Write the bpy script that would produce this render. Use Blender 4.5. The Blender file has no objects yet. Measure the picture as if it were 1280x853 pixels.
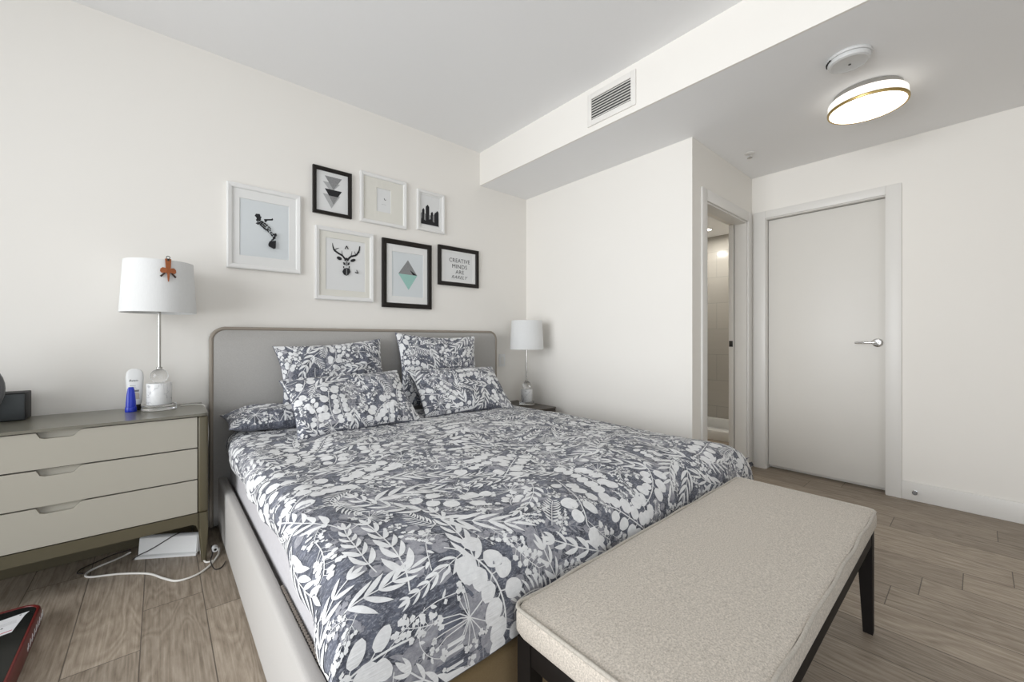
import bpy, bmesh, math, random
import numpy as np
from mathutils import Vector, Matrix

C = bpy.context.scene.collection
SC = bpy.context.scene

# ------------------------------------------------------------------ camera, light, exposure
cam = bpy.data.cameras.new('camera')
cam.lens = 506.82 / 1280 * 36
cam.sensor_width = 36
cam.sensor_fit = 'HORIZONTAL'
cam.shift_y = -2.77 / 1280
cam.clip_start = 0.02
cam_o = bpy.data.objects.new('camera', cam)
C.objects.link(cam_o)
cam_o.location = (0, 0, 1.083)
cam_o.rotation_euler = (math.radians(90), 0, -0.715845)
SC.camera = cam_o

SC.view_settings.view_transform = 'Standard'
SC.view_settings.look = 'None'
SC.view_settings.gamma = 1
SC.view_settings.use_curve_mapping = False
SC.view_settings.exposure = 0.0

world = bpy.data.worlds.new('world')
SC.world = world
world.use_nodes = True
_wn = world.node_tree.nodes
_bg = _wn['Background']
_bg.inputs['Color'].default_value = (0.80, 0.90, 1.0, 1)
_bg.inputs['Strength'].default_value = 1.0


def area_light(name, loc, rot, sx, sy, power, color):
    l = bpy.data.lights.new(name, 'AREA')
    l.shape = 'RECTANGLE'
    l.size, l.size_y = sx, sy
    l.energy = power
    l.color = color
    o = bpy.data.objects.new(name, l)
    C.objects.link(o)
    o.location = loc
    o.rotation_euler = rot
    return o


# daylight through the left wall's tall window; added fill light behind the camera
_k = area_light('daylight_left', (-2.61, 0.90, 1.35), (0, math.radians(-90), 0), 2.5, 2.60, 75, (0.96, 0.98, 1.0))
_k.data.spread = math.radians(113)
area_light('fill_rear', (-0.2, -2.16, 1.35), (math.radians(90), 0, 0), 2.4, 2.5, 16, (0.96, 0.98, 1.0))
# the recessed bathroom downlights
for _p in ((4.52, 1.95, 2.255), (3.95, 2.32, 2.255)):
    _l = bpy.data.lights.new('bathroom_downlight', 'AREA')
    _l.shape = 'DISK'
    _l.size = 0.09
    _l.energy = 5.5
    _l.color = (1.0, 0.96, 0.88)
    _o = bpy.data.objects.new('bathroom_downlight', _l)
    C.objects.link(_o)
    _o.location = _p

# ------------------------------------------------------------------ room measures (metres)
XL, YF = -2.50, -2.05          # left wall, wall behind the camera
YB = 2.910                     # headboard wall
XC, YH, XD = 2.715, 1.267, 3.814
XS = 2.152                     # bulkhead face
ZC, ZS = 2.738, 2.447


# ------------------------------------------------------------------ materials
def new_mat(name):
    m = bpy.data.materials.new(name)
    m.use_nodes = True
    nt = m.node_tree
    return m, nt, nt.nodes, nt.links, nt.nodes['Principled BSDF']


def mix_rgb(nt, fac, a, b):
    n = nt.nodes.new('ShaderNodeMix')
    n.data_type = 'RGBA'
    for idx, v in ((0, fac), (6, a), (7, b)):
        if hasattr(v, 'links'):
            nt.links.new(v, n.inputs[idx])
        elif idx == 0:
            n.inputs[0].default_value = v
        else:
            n.inputs[idx].default_value = (*v, 1)
    return n.outputs[2]


def math_n(nt, op, a, b=None, c=None):
    n = nt.nodes.new('ShaderNodeMath')
    n.operation = op
    for i, v in enumerate((a, b, c)):
        if v is None:
            continue
        if hasattr(v, 'links'):
            nt.links.new(v, n.inputs[i])
        else:
            n.inputs[i].default_value = v
    return n.outputs[0]


def ramp(nt, src, stops):
    n = nt.nodes.new('ShaderNodeValToRGB')
    e = n.color_ramp.elements
    while len(e) > len(stops):
        e.remove(e[-1])
    while len(e) < len(stops):
        e.new(1.0)
    for el, (p, col) in zip(e, stops):
        el.position = p
        el.color = (*col, 1) if len(col) == 3 else col
    nt.links.new(src, n.inputs[0])
    return n.outputs[0]


def coords(nt, kind='Object', scale=(1, 1, 1)):
    t = nt.nodes.new('ShaderNodeTexCoord')
    mp = nt.nodes.new('ShaderNodeMapping')
    mp.inputs['Scale'].default_value = scale
    nt.links.new(t.outputs[kind], mp.inputs[0])
    return mp.outputs[0]


def noise(nt, vec, scale, detail=3, rough=0.5, dist=0.0):
    n = nt.nodes.new('ShaderNodeTexNoise')
    n.inputs['Scale'].default_value = scale
    n.inputs['Detail'].default_value = detail
    n.inputs['Roughness'].default_value = rough
    n.inputs['Distortion'].default_value = dist
    nt.links.new(vec, n.inputs['Vector'])
    return n.outputs[0]


def bump(nt, bsdf, height, strength, distance):
    b = nt.nodes.new('ShaderNodeBump')
    b.inputs['Strength'].default_value = strength
    b.inputs['Distance'].default_value = distance
    nt.links.new(height, b.inputs['Height'])
    nt.links.new(b.outputs[0], bsdf.inputs['Normal'])


def plain(name, col, rough=0.5, metal=0.0, var=0.03, vscale=6.0, bmp=0.0, bscale=200.0, coat=0.0):
    """a paint, metal or plastic with a faint procedural variation"""
    m, nt, N, L, b = new_mat(name)
    v = coords(nt)
    f = noise(nt, v, vscale, 3)
    a = tuple(max(0, c * (1 - var)) for c in col)
    d = tuple(min(1, c * (1 + var)) for c in col)
    L.new(mix_rgb(nt, f, a, d), b.inputs['Base Color'])
    b.inputs['Roughness'].default_value = rough
    b.inputs['Metallic'].default_value = metal
    b.inputs['Coat Weight'].default_value = coat
    if max(col) < 0.03:
        b.inputs['Specular IOR Level'].default_value = 0.2
    if bmp:
        bump(nt, b, noise(nt, v, bscale, 2), bmp, 0.001)
    return m


def fabric(name, c1, c2, scale=350, rough=0.95, bmp=0.5, stretch=(1, 1, 1)):
    m, nt, N, L, b = new_mat(name)
    v = coords(nt, 'Object', stretch)
    f = noise(nt, v, scale, 4, 0.75)
    g = ramp(nt, f, [(0.30, c1), (0.70, c2)])
    L.new(g, b.inputs['Base Color'])
    b.inputs['Roughness'].default_value = rough
    b.inputs['Sheen Weight'].default_value = 0.15
    bump(nt, b, f, bmp, 0.0015)
    return m


def wood_floor():
    m, nt, N, L, b = new_mat('oak_planks')
    t = N.new('ShaderNodeTexCoord')
    sp = N.new('ShaderNodeSeparateXYZ')
    L.new(t.outputs['Object'], sp.inputs[0])
    px = math_n(nt, 'DIVIDE', math_n(nt, 'ADD', sp.outputs[0], 0.05 + 19.0), 0.19)
    row = math_n(nt, 'FLOOR', px)
    w1 = N.new('ShaderNodeTexWhiteNoise')
    w1.noise_dimensions = '1D'
    L.new(row, w1.inputs['W'])
    py = math_n(nt, 'ADD', math_n(nt, 'DIVIDE', sp.outputs[1], 1.35), math_n(nt, 'MULTIPLY', w1.outputs[0], 7.0))
    pid = math_n(nt, 'FLOOR', py)
    cmb = N.new('ShaderNodeCombineXYZ')
    L.new(row, cmb.inputs[0])
    L.new(pid, cmb.inputs[1])
    w2 = N.new('ShaderNodeTexWhiteNoise')
    w2.noise_dimensions = '2D'
    L.new(cmb.outputs[0], w2.inputs['Vector'])
    # grain: stretched along the plank, shifted per plank
    gx = math_n(nt, 'ADD', math_n(nt, 'MULTIPLY', sp.outputs[0], 7.0), math_n(nt, 'MULTIPLY', w2.outputs[0], 37.0))
    gy = math_n(nt, 'ADD', math_n(nt, 'MULTIPLY', sp.outputs[1], 1.1), math_n(nt, 'MULTIPLY', w2.outputs[0], 11.0))
    gc = N.new('ShaderNodeCombineXYZ')
    L.new(gx, gc.inputs[0])
    L.new(gy, gc.inputs[1])
    base = noise(nt, gc.outputs[0], 1.0, 2, 0.5, 0.6)
    rings = math_n(nt, 'FRACT', math_n(nt, 'MULTIPLY', base, 16.0))
    rings = math_n(nt, 'ABSOLUTE', math_n(nt, 'SUBTRACT', rings, 0.5))
    fine = noise(nt, gc.outputs[0], 9.0, 4, 0.7, 0.2)
    gfx = N.new('ShaderNodeCombineXYZ')
    L.new(math_n(nt, 'MULTIPLY', gx, 22.0), gfx.inputs[0])
    L.new(math_n(nt, 'MULTIPLY', gy, 2.2), gfx.inputs[1])
    fibre = noise(nt, gfx.outputs[0], 1.0, 3, 0.6)
    g = math_n(nt, 'ADD', math_n(nt, 'MULTIPLY', rings, 0.38), math_n(nt, 'MULTIPLY', fine, 0.62))
    g = math_n(nt, 'ADD', math_n(nt, 'MULTIPLY', g, 0.6), math_n(nt, 'MULTIPLY', fibre, 0.4))
    col = ramp(nt, g, [(0.24, (0.17, 0.132, 0.096)), (0.42, (0.325, 0.268, 0.208)), (0.66, (0.52, 0.445, 0.365))])
    tone = ramp(nt, w2.outputs[0], [(0.0, (0.80, 0.79, 0.78)), (1.0, (1.10, 1.09, 1.08))])
    mul = N.new('ShaderNodeMix')
    mul.data_type = 'RGBA'
    mul.blend_type = 'MULTIPLY'
    mul.inputs[0].default_value = 1
    L.new(col, mul.inputs[6])
    L.new(tone, mul.inputs[7])
    fx = math_n(nt, 'FRACT', px)
    fy = math_n(nt, 'FRACT', py)
    ex = math_n(nt, 'MINIMUM', fx, math_n(nt, 'SUBTRACT', 1.0, fx))
    ey = math_n(nt, 'MINIMUM', fy, math_n(nt, 'SUBTRACT', 1.0, fy))
    sx = math_n(nt, 'LESS_THAN', ex, 0.009)
    sy = math_n(nt, 'LESS_THAN', ey, 0.0013)
    seam = math_n(nt, 'MAXIMUM', sx, sy)
    L.new(mix_rgb(nt, math_n(nt, 'MULTIPLY', seam, 0.75), mul.outputs[2], (0.05, 0.038, 0.03)), b.inputs['Base Color'])
    b.inputs['Roughness'].default_value = 0.52
    h = math_n(nt, 'SUBTRACT', math_n(nt, 'MULTIPLY', g, 0.3), seam)
    bump(nt, b, h, 0.25, 0.002)
    return m


def cloth_mat(name, kind):
    """printed cotton of the bedding: mottled slate ground, or the pale printed motifs"""
    m, nt, N, L, b = new_mat(name)
    uv = coords(nt, 'UV')
    if kind == 'ground':
        f = noise(nt, uv, 22, 4, 0.7)
        sx = N.new('ShaderNodeMapping')
        sx.inputs['Scale'].default_value = (1, 2.0, 1)
        L.new(uv, sx.inputs[0])
        g = noise(nt, sx.outputs[0], 95, 4, 0.8, 0.5)
        c = ramp(nt, f, [(0.36, (0.040, 0.043, 0.058)), (0.62, (0.135, 0.145, 0.185))])
        sp = ramp(nt, g, [(0.50, (0, 0, 0)), (0.62, (1, 1, 1))])
        col = mix_rgb(nt, math_n(nt, 'MULTIPLY', sp, 0.60), c, (0.40, 0.41, 0.45))
    elif kind == 'mid':
        f = noise(nt, uv, 60, 4, 0.7)
        col = ramp(nt, f, [(0.35, (0.22, 0.22, 0.25)), (0.65, (0.38, 0.38, 0.41))])
    else:
        f = noise(nt, uv, 45, 4, 0.7)
        col = ramp(nt, f, [(0.3, (0.70, 0.70, 0.705)), (0.7, (0.84, 0.84, 0.84))])
    L.new(col, b.inputs['Base Color'])
    b.inputs['Roughness'].default_value = 0.9
    b.inputs['Sheen Weight'].default_value = 0.1
    mp = N.new('ShaderNodeMapping')
    mp.inputs['Scale'].default_value = (10, 120, 1)
    L.new(uv, mp.inputs[0])
    crinkle = noise(nt, mp.outputs[0], 1.0, 3, 0.6, 0.3)
    bump(nt, b, crinkle, 0.55, 0.004)
    return m


def marble():
    m, nt, N, L, b = new_mat('white_marble')
    v = coords(nt)
    f = noise(nt, v, 7, 5, 0.5, 2.2)
    k = math_n(nt, 'ABSOLUTE', math_n(nt, 'SUBTRACT', f, 0.5))
    L.new(ramp(nt, k, [(0.0, (0.50, 0.50, 0.51)), (0.02, (0.76, 0.76, 0.76)), (0.2, (0.84, 0.84, 0.83))]), b.inputs['Base Color'])
    b.inputs['Roughness'].default_value = 0.25
    return m


def glass_mat(name, tint=(1, 1, 1), rough=0.0):
    m, nt, N, L, b = new_mat(name)
    v = coords(nt)
    L.new(mix_rgb(nt, noise(nt, v, 5, 1), tint, tuple(t * 0.99 for t in tint)), b.inputs['Base Color'])
    b.inputs['Transmission Weight'].default_value = 1
    b.inputs['Roughness'].default_value = rough
    b.inputs['IOR'].default_value = 1.49
    return m


def tiles():
    m, nt, N, L, b = new_mat('bathroom_tile')
    t = N.new('ShaderNodeTexCoord')
    sp = N.new('ShaderNodeSeparateXYZ')
    L.new(t.outputs['Object'], sp.inputs[0])
    cb = N.new('ShaderNodeCombineXYZ')
    L.new(math_n(nt, 'ADD', sp.outputs[0], sp.outputs[1]), cb.inputs[0])
    L.new(sp.outputs[2], cb.inputs[1])
    br = N.new('ShaderNodeTexBrick')
    br.inputs['Scale'].default_value = 1
    br.inputs['Brick Width'].default_value = 0.6
    br.inputs['Row Height'].default_value = 0.3
    br.inputs['Mortar Size'].default_value = 0.0025
    br.inputs['Color1'].default_value = (0.50, 0.48, 0.44, 1)
    br.inputs['Color2'].default_value = (0.46, 0.44, 0.405, 1)
    br.inputs['Mortar'].default_value = (0.33, 0.32, 0.30, 1)
    L.new(cb.outputs[0], br.inputs['Vector'])
    v = coords(nt, 'Object', (1, 1, 12))
    f = noise(nt, v, 3, 3)
    L.new(mix_rgb(nt, math_n(nt, 'MULTIPLY', f, 0.3), br.outputs['Color'], (0.58, 0.55, 0.5)), b.inputs['Base Color'])
    b.inputs['Roughness'].default_value = 0.12
    return m


def emitter(name, col, strength):
    m, nt, N, L, b = new_mat(name)
    b.inputs['Base Color'].default_value = (0.9, 0.9, 0.88, 1)
    v = coords(nt)
    L.new(mix_rgb(nt, noise(nt, v, 4, 1), col, tuple(c * 0.98 for c in col)), b.inputs['Emission Color'])
    b.inputs['Emission Strength'].default_value = strength
    return m


def shade_mat():
    m, nt, N, L, b = new_mat('white_lamp_shade')
    v = coords(nt, 'Object', (1, 1, 0.15))
    f = noise(nt, v, 300, 2)
    L.new(mix_rgb(nt, f, (0.70, 0.70, 0.69), (0.76, 0.76, 0.75)), b.inputs['Base Color'])
    b.inputs['Roughness'].default_value = 0.9
    b.inputs['Subsurface Weight'].default_value = 0.0
    bump(nt, b, f, 0.15, 0.0005)
    return m


M = {}
M['wall'] = plain('warm_white_wall_paint', (0.85, 0.82, 0.77), 0.9, var=0.01, vscale=1.5, bmp=0.06, bscale=260)
M['ceiling'] = plain('white_ceiling_paint', (0.90, 0.895, 0.89), 0.95, var=0.01, vscale=1.5)
M['trim'] = plain('white_trim_paint', (0.76, 0.74, 0.705), 0.4, var=0.01)
M['door'] = plain('white_door_paint', (0.72, 0.695, 0.65), 0.45, var=0.01)
M['floor'] = wood_floor()
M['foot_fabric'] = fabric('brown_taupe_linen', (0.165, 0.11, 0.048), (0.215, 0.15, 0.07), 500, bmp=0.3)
M['tile'] = tiles()
M['chrome'] = plain('polished_chrome', (0.80, 0.80, 0.80), 0.12, 1.0)
M['nickel'] = plain('brushed_nickel', (0.46, 0.45, 0.43), 0.22, 1.0)
M['gold'] = plain('brushed_brass', (0.50, 0.36, 0.14), 0.35, 1.0)
M['black'] = plain('black_paint', (0.018, 0.016, 0.015), 0.45)
M['black_metal'] = plain('dark_bronze', (0.04, 0.036, 0.033), 0.4, 0.4)
M['dark_wood'] = plain('espresso_wood', (0.008, 0.006, 0.005), 0.6, var=0.25, vscale=30)
M['bench'] = fabric('heathered_wool', (0.32, 0.285, 0.24), (0.73, 0.66, 0.575), 250, bmp=0.35)
M['bench_pipe'] = fabric('heathered_wool_piping', (0.36, 0.325, 0.275), (0.53, 0.49, 0.43), 190, bmp=0.3)
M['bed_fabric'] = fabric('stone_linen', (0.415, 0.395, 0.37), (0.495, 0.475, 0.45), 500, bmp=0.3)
M['head_fabric'] = fabric('grey_linen', (0.36, 0.345, 0.325), (0.47, 0.455, 0.435), 420, bmp=0.4)
M['head_trim'] = plain('taupe_leather_edge', (0.30, 0.26, 0.215), 0.55, var=0.05)
M['sheet'] = fabric('pale_pink_sheet', (0.50, 0.485, 0.50), (0.55, 0.535, 0.55), 60, bmp=0.15)
M['print_ground'] = cloth_mat('slate_print_ground', 'ground')
M['print_mid'] = cloth_mat('slate_print_grey', 'mid')
M['print_white'] = cloth_mat('slate_print_white', 'white')
M['olive'] = plain('olive_grey_lacquer', (0.10, 0.085, 0.050), 0.4, var=0.06, vscale=3)
M['olive_top'] = plain('olive_grey_top', (0.17, 0.16, 0.125), 0.30, var=0.06, vscale=3, coat=0.3)
M['cream'] = plain('cream_lacquer', (0.41, 0.385, 0.325), 0.4, var=0.01)
M['recess'] = plain('dark_recess', (0.05, 0.045, 0.04), 0.8)
M['shade'] = shade_mat()
M['marble'] = marble()
M['acrylic'] = glass_mat('clear_acrylic', (0.97, 0.98, 0.98))
M['glass_ball'] = glass_mat('clear_glass_ball', (0.93, 0.93, 0.93))
M['rust'] = plain('rust_leather', (0.36, 0.105, 0.030), 0.6, var=0.15, vscale=40)
M['dark_tip'] = plain('dark_brown_tip', (0.05, 0.025, 0.015), 0.6)
M['white_plastic'] = plain('white_plastic', (0.80, 0.80, 0.79), 0.35)
M['grey_plastic'] = plain('light_grey_plastic', (0.62, 0.62, 0.61), 0.4)
M['white_cable'] = plain('white_cable', (0.78, 0.76, 0.71), 0.45)
M['black_cable'] = plain('black_cable', (0.03, 0.025, 0.022), 0.5)
M['blue'] = plain('blue_plastic', (0.012, 0.035, 0.45), 0.28)
M['grey_band'] = plain('grey_band', (0.20, 0.20, 0.20), 0.5)
M['tan_art'] = plain('beige_label_art', (0.55, 0.49, 0.42), 0.5)
M['slate'] = plain('slate_grey_box', (0.060, 0.068, 0.072), 0.45, var=0.08)
M['slate_dark'] = plain('charcoal_box_edge', (0.022, 0.023, 0.024), 0.5)
M['speaker'] = fabric('charcoal_mesh', (0.08, 0.082, 0.085), (0.13, 0.132, 0.135), 600, bmp=0.4)
M['speaker_rim'] = plain('mid_grey_plastic', (0.12, 0.122, 0.125), 0.5)
M['red'] = plain('dark_red_plastic', (0.12, 0.011, 0.009), 0.35, var=0.1)
M['gloss_black'] = plain('gloss_black_panel', (0.016, 0.017, 0.016), 0.15, var=0.2, vscale=8)
M['label'] = plain('white_sticker', (0.76, 0.76, 0.78), 0.5)
M['label_red'] = plain('red_print', (0.50, 0.03, 0.05), 0.5)
M['ink'] = plain('black_ink', (0.025, 0.025, 0.027), 0.7, var=0.2, vscale=200)
M['ink_grey'] = plain('grey_ink', (0.25, 0.25, 0.25), 0.7, var=0.5, vscale=160)
M['ink_mid'] = plain('pale_grey_ink', (0.42, 0.42, 0.42), 0.7, var=0.25, vscale=160)
M['teal'] = plain('mint_ink', (0.33, 0.56, 0.50), 0.7, var=0.06, vscale=120)
M['paper_cool'] = plain('cool_paper', (0.66, 0.69, 0.70), 0.8)
M['paper'] = plain('white_paper', (0.74, 0.74, 0.73), 0.8)
M['mat_white'] = plain('white_mat_board', (0.78, 0.775, 0.755), 0.85)
M['mat_cream'] = plain('cream_mat_board', (0.74, 0.72, 0.655), 0.85)
M['frame_white'] = plain('white_frame_paint', (0.80, 0.79, 0.77), 0.4)
M['frame_black'] = plain('black_frame_paint', (0.018, 0.015, 0.013), 0.4)
M['vent_dark'] = plain('duct_interior', (0.09, 0.09, 0.088), 0.8)
M['vent_white'] = plain('vent_enamel', (0.80, 0.775, 0.735), 0.4)
M['lamp_glow'] = emitter('lit_opal_glass', (1.0, 0.94, 0.84), 3.2)
M['lamp_side'] = emitter('lit_opal_glass_side', (1.0, 0.95, 0.86), 0.75)
M['spot_glow'] = emitter('lit_downlight', (1.0, 0.95, 0.86), 14.0)
M['smoke'] = plain('detector_plastic', (0.66, 0.66, 0.65), 0.45)
M['brown_wood'] = plain('dark_brown_wood', (0.055, 0.043, 0.032), 0.4, var=0.2, vscale=12)
M['window_frame'] = plain('window_frame_grey', (0.35, 0.35, 0.36), 0.4)


# ------------------------------------------------------------------ mesh helpers
def bx(bm, x0, x1, y0, y1, z0, z1, bev=0.0, seg=2, mi=0):
    r = bmesh.ops.create_cube(bm, size=1)
    vs = r['verts']
    for v in vs:
        v.co = Vector(((x0 + x1) / 2 + v.co.x * (x1 - x0), (y0 + y1) / 2 + v.co.y * (y1 - y0), (z0 + z1) / 2 + v.co.z * (z1 - z0)))
    fs = set(f for v in vs for f in v.link_faces)
    for f in fs:
        f.material_index = mi
    if bev:
        es = list(set(e for v in vs for e in v.link_edges))
        r = bmesh.ops.bevel(bm, geom=es, offset=bev, segments=seg, profile=0.5, affect='EDGES')
        for f in r['faces']:
            f.material_index = mi
    return vs


def lathe(bm, cx, cy, prof, seg=40, mi=0, closed=False):
    """prof: list of (radius, z), spun about the vertical through cx, cy"""
    rings = []
    for r, z in prof:
        if r <= 1e-6:
            rings.append([bm.verts.new((cx, cy, z))])
        else:
            rings.append([bm.verts.new((cx + r * math.cos(2 * math.pi * k / seg), cy + r * math.sin(2 * math.pi * k / seg), z)) for k in range(seg)])
    n = len(rings)
    for i in range(n if closed else n - 1):
        a, b = rings[i], rings[(i + 1) % n]
        for k in range(seg):
            k2 = (k + 1) % seg
            if len(a) == 1 and len(b) == 1:
                continue
            if len(a) == 1:
                f = bm.faces.new((a[0], b[k], b[k2]))
            elif len(b) == 1:
                f = bm.faces.new((a[k], b[0], a[k2]))
            else:
                f = bm.faces.new((a[k], b[k], b[k2], a[k2]))
            f.material_index = mi


def catmull(pts, n=8):
    P = [np.array(p, float) for p in pts]
    P = [2 * P[0] - P[1]] + P + [2 * P[-1] - P[-2]]
    out = []
    for i in range(1, len(P) - 2):
        for k in range(n):
            t = k / n
            a, b, c, d = P[i - 1], P[i], P[i + 1], P[i + 2]
            out.append(0.5 * (2 * b + (c - a) * t + (2 * a - 5 * b + 4 * c - d) * t * t + (3 * b - a - 3 * c + d) * t ** 3))
    out.append(P[-2])
    return out


def tube(bm, pts, r, seg=8, mi=0, closed=False):
    pts = [Vector(p) for p in pts]
    n = len(pts)
    rings = []
    up = Vector((0, 0, 1))
    prev = None
    for i, p in enumerate(pts):
        if closed:
            d = pts[(i + 1) % n] - pts[i - 1]
        else:
            d = pts[min(i + 1, n - 1)] - pts[max(i - 1, 0)]
        d.normalize()
        if prev is None:
            a = d.cross(up)
            if a.length < 0.05:
                a = d.cross(Vector((1, 0, 0)))
        else:
            a = prev - d * prev.dot(d)
        a.normalize()
        prev = a
        b = d.cross(a)
        rr = r[i] if hasattr(r, '__len__') else r
        rings.append([bm.verts.new(p + (a * math.cos(2 * math.pi * k / seg) + b * math.sin(2 * math.pi * k / seg)) * rr) for k in range(seg)])
    for i in range(n if closed else n - 1):
        A, B = rings[i], rings[(i + 1) % n]
        for k in range(seg):
            f = bm.faces.new((A[k], A[(k + 1) % seg], B[(k + 1) % seg], B[k]))
            f.material_index = mi
    if not closed:
        for R, flip in ((rings[0], True), (rings[-1], False)):
            f = bm.faces.new(R[::-1] if flip else R)
            f.material_index = mi


def extrude_poly(bm, poly, conv, d0, d1, mi=0):
    """poly: 2D outline; conv(a, b, d) gives the 3D point; solid between depths d0 and d1"""
    A = [bm.verts.new(conv(a, b, d0)) for a, b in poly]
    B = [bm.verts.new(conv(a, b, d1)) for a, b in poly]
    n = len(poly)
    fs = [bm.faces.new(A), bm.faces.new(B[::-1])]
    for i in range(n):
        fs.append(bm.faces.new((A[i], B[i], B[(i + 1) % n], A[(i + 1) % n])))
    for f in fs:
        f.material_index = mi
    return fs


def flat_poly(bm, pts3, mi=0):
    f = bm.faces.new([bm.verts.new(p) for p in pts3])
    f.material_index = mi
    return f


def rounded_rect(x0, x1, z0, z1, r, seg=8, corners=(1, 1, 1, 1)):
    """corner order: bottom left, bottom right, top right, top left"""
    out = []
    cs = [(x0 + r, z0 + r, 180), (x1 - r, z0 + r, 270), (x1 - r, z1 - r, 0), (x0 + r, z1 - r, 90)]
    hard = [(x0, z0), (x1, z0), (x1, z1), (x0, z1)]
    for (cx, cz, a0), h, on in zip(cs, hard, corners):
        if on:
            for k in range(seg + 1):
                a = math.radians(a0 + 90 * k / seg)
                out.append((cx + r * math.cos(a), cz + r * math.sin(a)))
        else:
            out.append(h)
    return out


def finish(name, me, mats, parent, smooth):
    for m in (mats if isinstance(mats, (list, tuple)) else [mats]):
        me.materials.append(m)
    if smooth:
        me.polygons.foreach_set('use_smooth', [True] * len(me.polygons))
        me.set_sharp_from_angle(angle=math.radians(smooth))
    o = bpy.data.objects.new(name, me)
    C.objects.link(o)
    if parent:
        # parts are modelled in world measures, then expressed in their parent's space
        root = parent
        off = Vector((0, 0, 0))
        while root:
            off += root.location
            root = root.parent
        me.transform(Matrix.Translation(-off))
        o.parent = parent
    return o


def obj(name, bm, mats, parent=None, smooth=35, kind=None, fix=True):
    if fix:
        bmesh.ops.recalc_face_normals(bm, faces=bm.faces[:])
    me = bpy.data.meshes.new(name)
    bm.to_mesh(me)
    bm.free()
    o = finish(name, me, mats, parent, smooth)
    if kind:
        o['kind'] = kind
    return o


def NB():
    return bmesh.new()


def thing(name, label, cat, loc=(0, 0, 0), group=None):
    o = bpy.data.objects.new(name, None)
    C.objects.link(o)
    o.location = loc
    o.empty_display_size = 0.1
    o['label'] = label
    o['category'] = cat
    if group:
        o['group'] = group
    return o


def tag(o, label, cat, group=None):
    o['label'] = label
    o['category'] = cat
    if group:
        o['group'] = group
    return o


def base_origin(o):
    """put a one-mesh thing's origin at the middle of its foot"""
    me = o.data
    co = np.empty(len(me.vertices) * 3)
    me.vertices.foreach_get('co', co)
    co = co.reshape(-1, 3)
    c = Vector(((co[:, 0].min() + co[:, 0].max()) / 2, (co[:, 1].min() + co[:, 1].max()) / 2, co[:, 2].min()))
    me.transform(Matrix.Translation(-c))
    o.location = c
    return o


def struct(name, bm, m, parent=None, smooth=30):
    o = obj(name, bm, m, parent, smooth)
    if not parent:
        o['kind'] = 'structure'
    return o


def dup(root, loc, label):
    """a copy of a thing with copies of its parts and sub-parts"""
    r = root.copy()
    C.objects.link(r)
    r.location = loc
    r['label'] = label
    for ch in list(root.children):
        c = ch.copy()
        C.objects.link(c)
        c.parent = r
        for g in list(ch.children):
            d = g.copy()
            C.objects.link(d)
            d.parent = c
    return r


def text_faces(bm, txt, size, conv, cx, cy, mi, spacing=1.0, shear=0.0, width=None):
    cu = bpy.data.curves.new('lettering', 'FONT')
    cu.body = txt
    cu.size = 1
    cu.align_x = 'CENTER'
    cu.align_y = 'CENTER'
    cu.space_character = spacing
    cu.shear = shear
    cu.resolution_u = 3
    o = bpy.data.objects.new('lettering', cu)
    C.objects.link(o)
    dg = bpy.context.evaluated_depsgraph_get()
    me = bpy.data.meshes.new_from_object(o.evaluated_get(dg))
    C.objects.unlink(o)
    bpy.data.objects.remove(o)
    xs = [v.co.x for v in me.vertices]
    sx = size if width is None else width / (max(xs) - min(xs))
    x0 = (max(xs) + min(xs)) / 2
    vs = [bm.verts.new(conv(cx + (v.co.x - x0) * sx, cy + v.co.y * size)) for v in me.vertices]
    for p in me.polygons:
        try:
            f = bm.faces.new([vs[i] for i in p.vertices])
            f.material_index = mi
        except ValueError:
            pass
    bpy.data.meshes.remove(me)


# ------------------------------------------------------------------ the room shell
bm = NB(); bx(bm, XL - 0.1, 5.1, YF - 0.1, YB + 0.1, -0.12, 0.0)
struct('floor', bm, M['floor'], smooth=0)
bm = NB(); bx(bm, XL - 0.1, XS, YF - 0.1, YB + 0.1, ZC, ZC + 0.12)
struct('ceiling', bm, M['ceiling'], smooth=0)
# dropped ceiling over the entry with its white bulkhead face
bm = NB(); bx(bm, XS + 0.012, XD + 0.1, YF - 0.1, YB + 0.1, ZS, ZC + 0.12)
struct('ceiling', bm, M['ceiling'], smooth=0)
bm = NB(); bx(bm, XS, XS + 0.012, YF, YB, ZS, ZC)
struct('trim_1', bm, M['wall'], smooth=0)
bm = NB(); bx(bm, XL - 0.1, 5.1, YB, YB + 0.1, 0, ZC)
struct('wall_back', bm, M['wall'], smooth=0)
bm = NB(); bx(bm, XC, XC + 0.1, YH, YB, 0, ZS)
struct('wall_right', bm, M['wall'], smooth=0)
# wall with the bathroom doorway
BX0, BX1, BZ = 2.92, 3.70, 2.06
bm = NB()
bx(bm, XC + 0.1, BX0, YH, YH + 0.14, 0, ZS)
bx(bm, BX1, XD + 0.1, YH, YH + 0.09, 0, ZS)
bx(bm, BX0, BX1, YH, YH + 0.14, BZ, ZS)
bx(bm, BX1 + 0.12, XD + 0.1, YH + 0.09, YH + 0.14, 0, ZS)
struct('wall_bathroom', bm, M['wall'], smooth=0)
# wall with the entry door
DY0, DY1, DZ = 0.421, 1.161, 2.083
bm = NB()
bx(bm, XD, XD + 0.1, YF, DY0, 0, ZS)
bx(bm, XD, XD + 0.1, DY1, YH, 0, ZS)
bx(bm, XD, XD + 0.1, DY0, DY1, DZ, ZS)
struct('wall_entry', bm, M['wall'], smooth=0)
bm = NB(); bx(bm, XD + 0.101, XD + 0.16, DY0 - 0.1, DY1 + 0.1, 0, ZS)  # added slab right behind the door, blocks light leaking through its gap
struct('door_light_block', bm, M['wall'], smooth=0)
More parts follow.
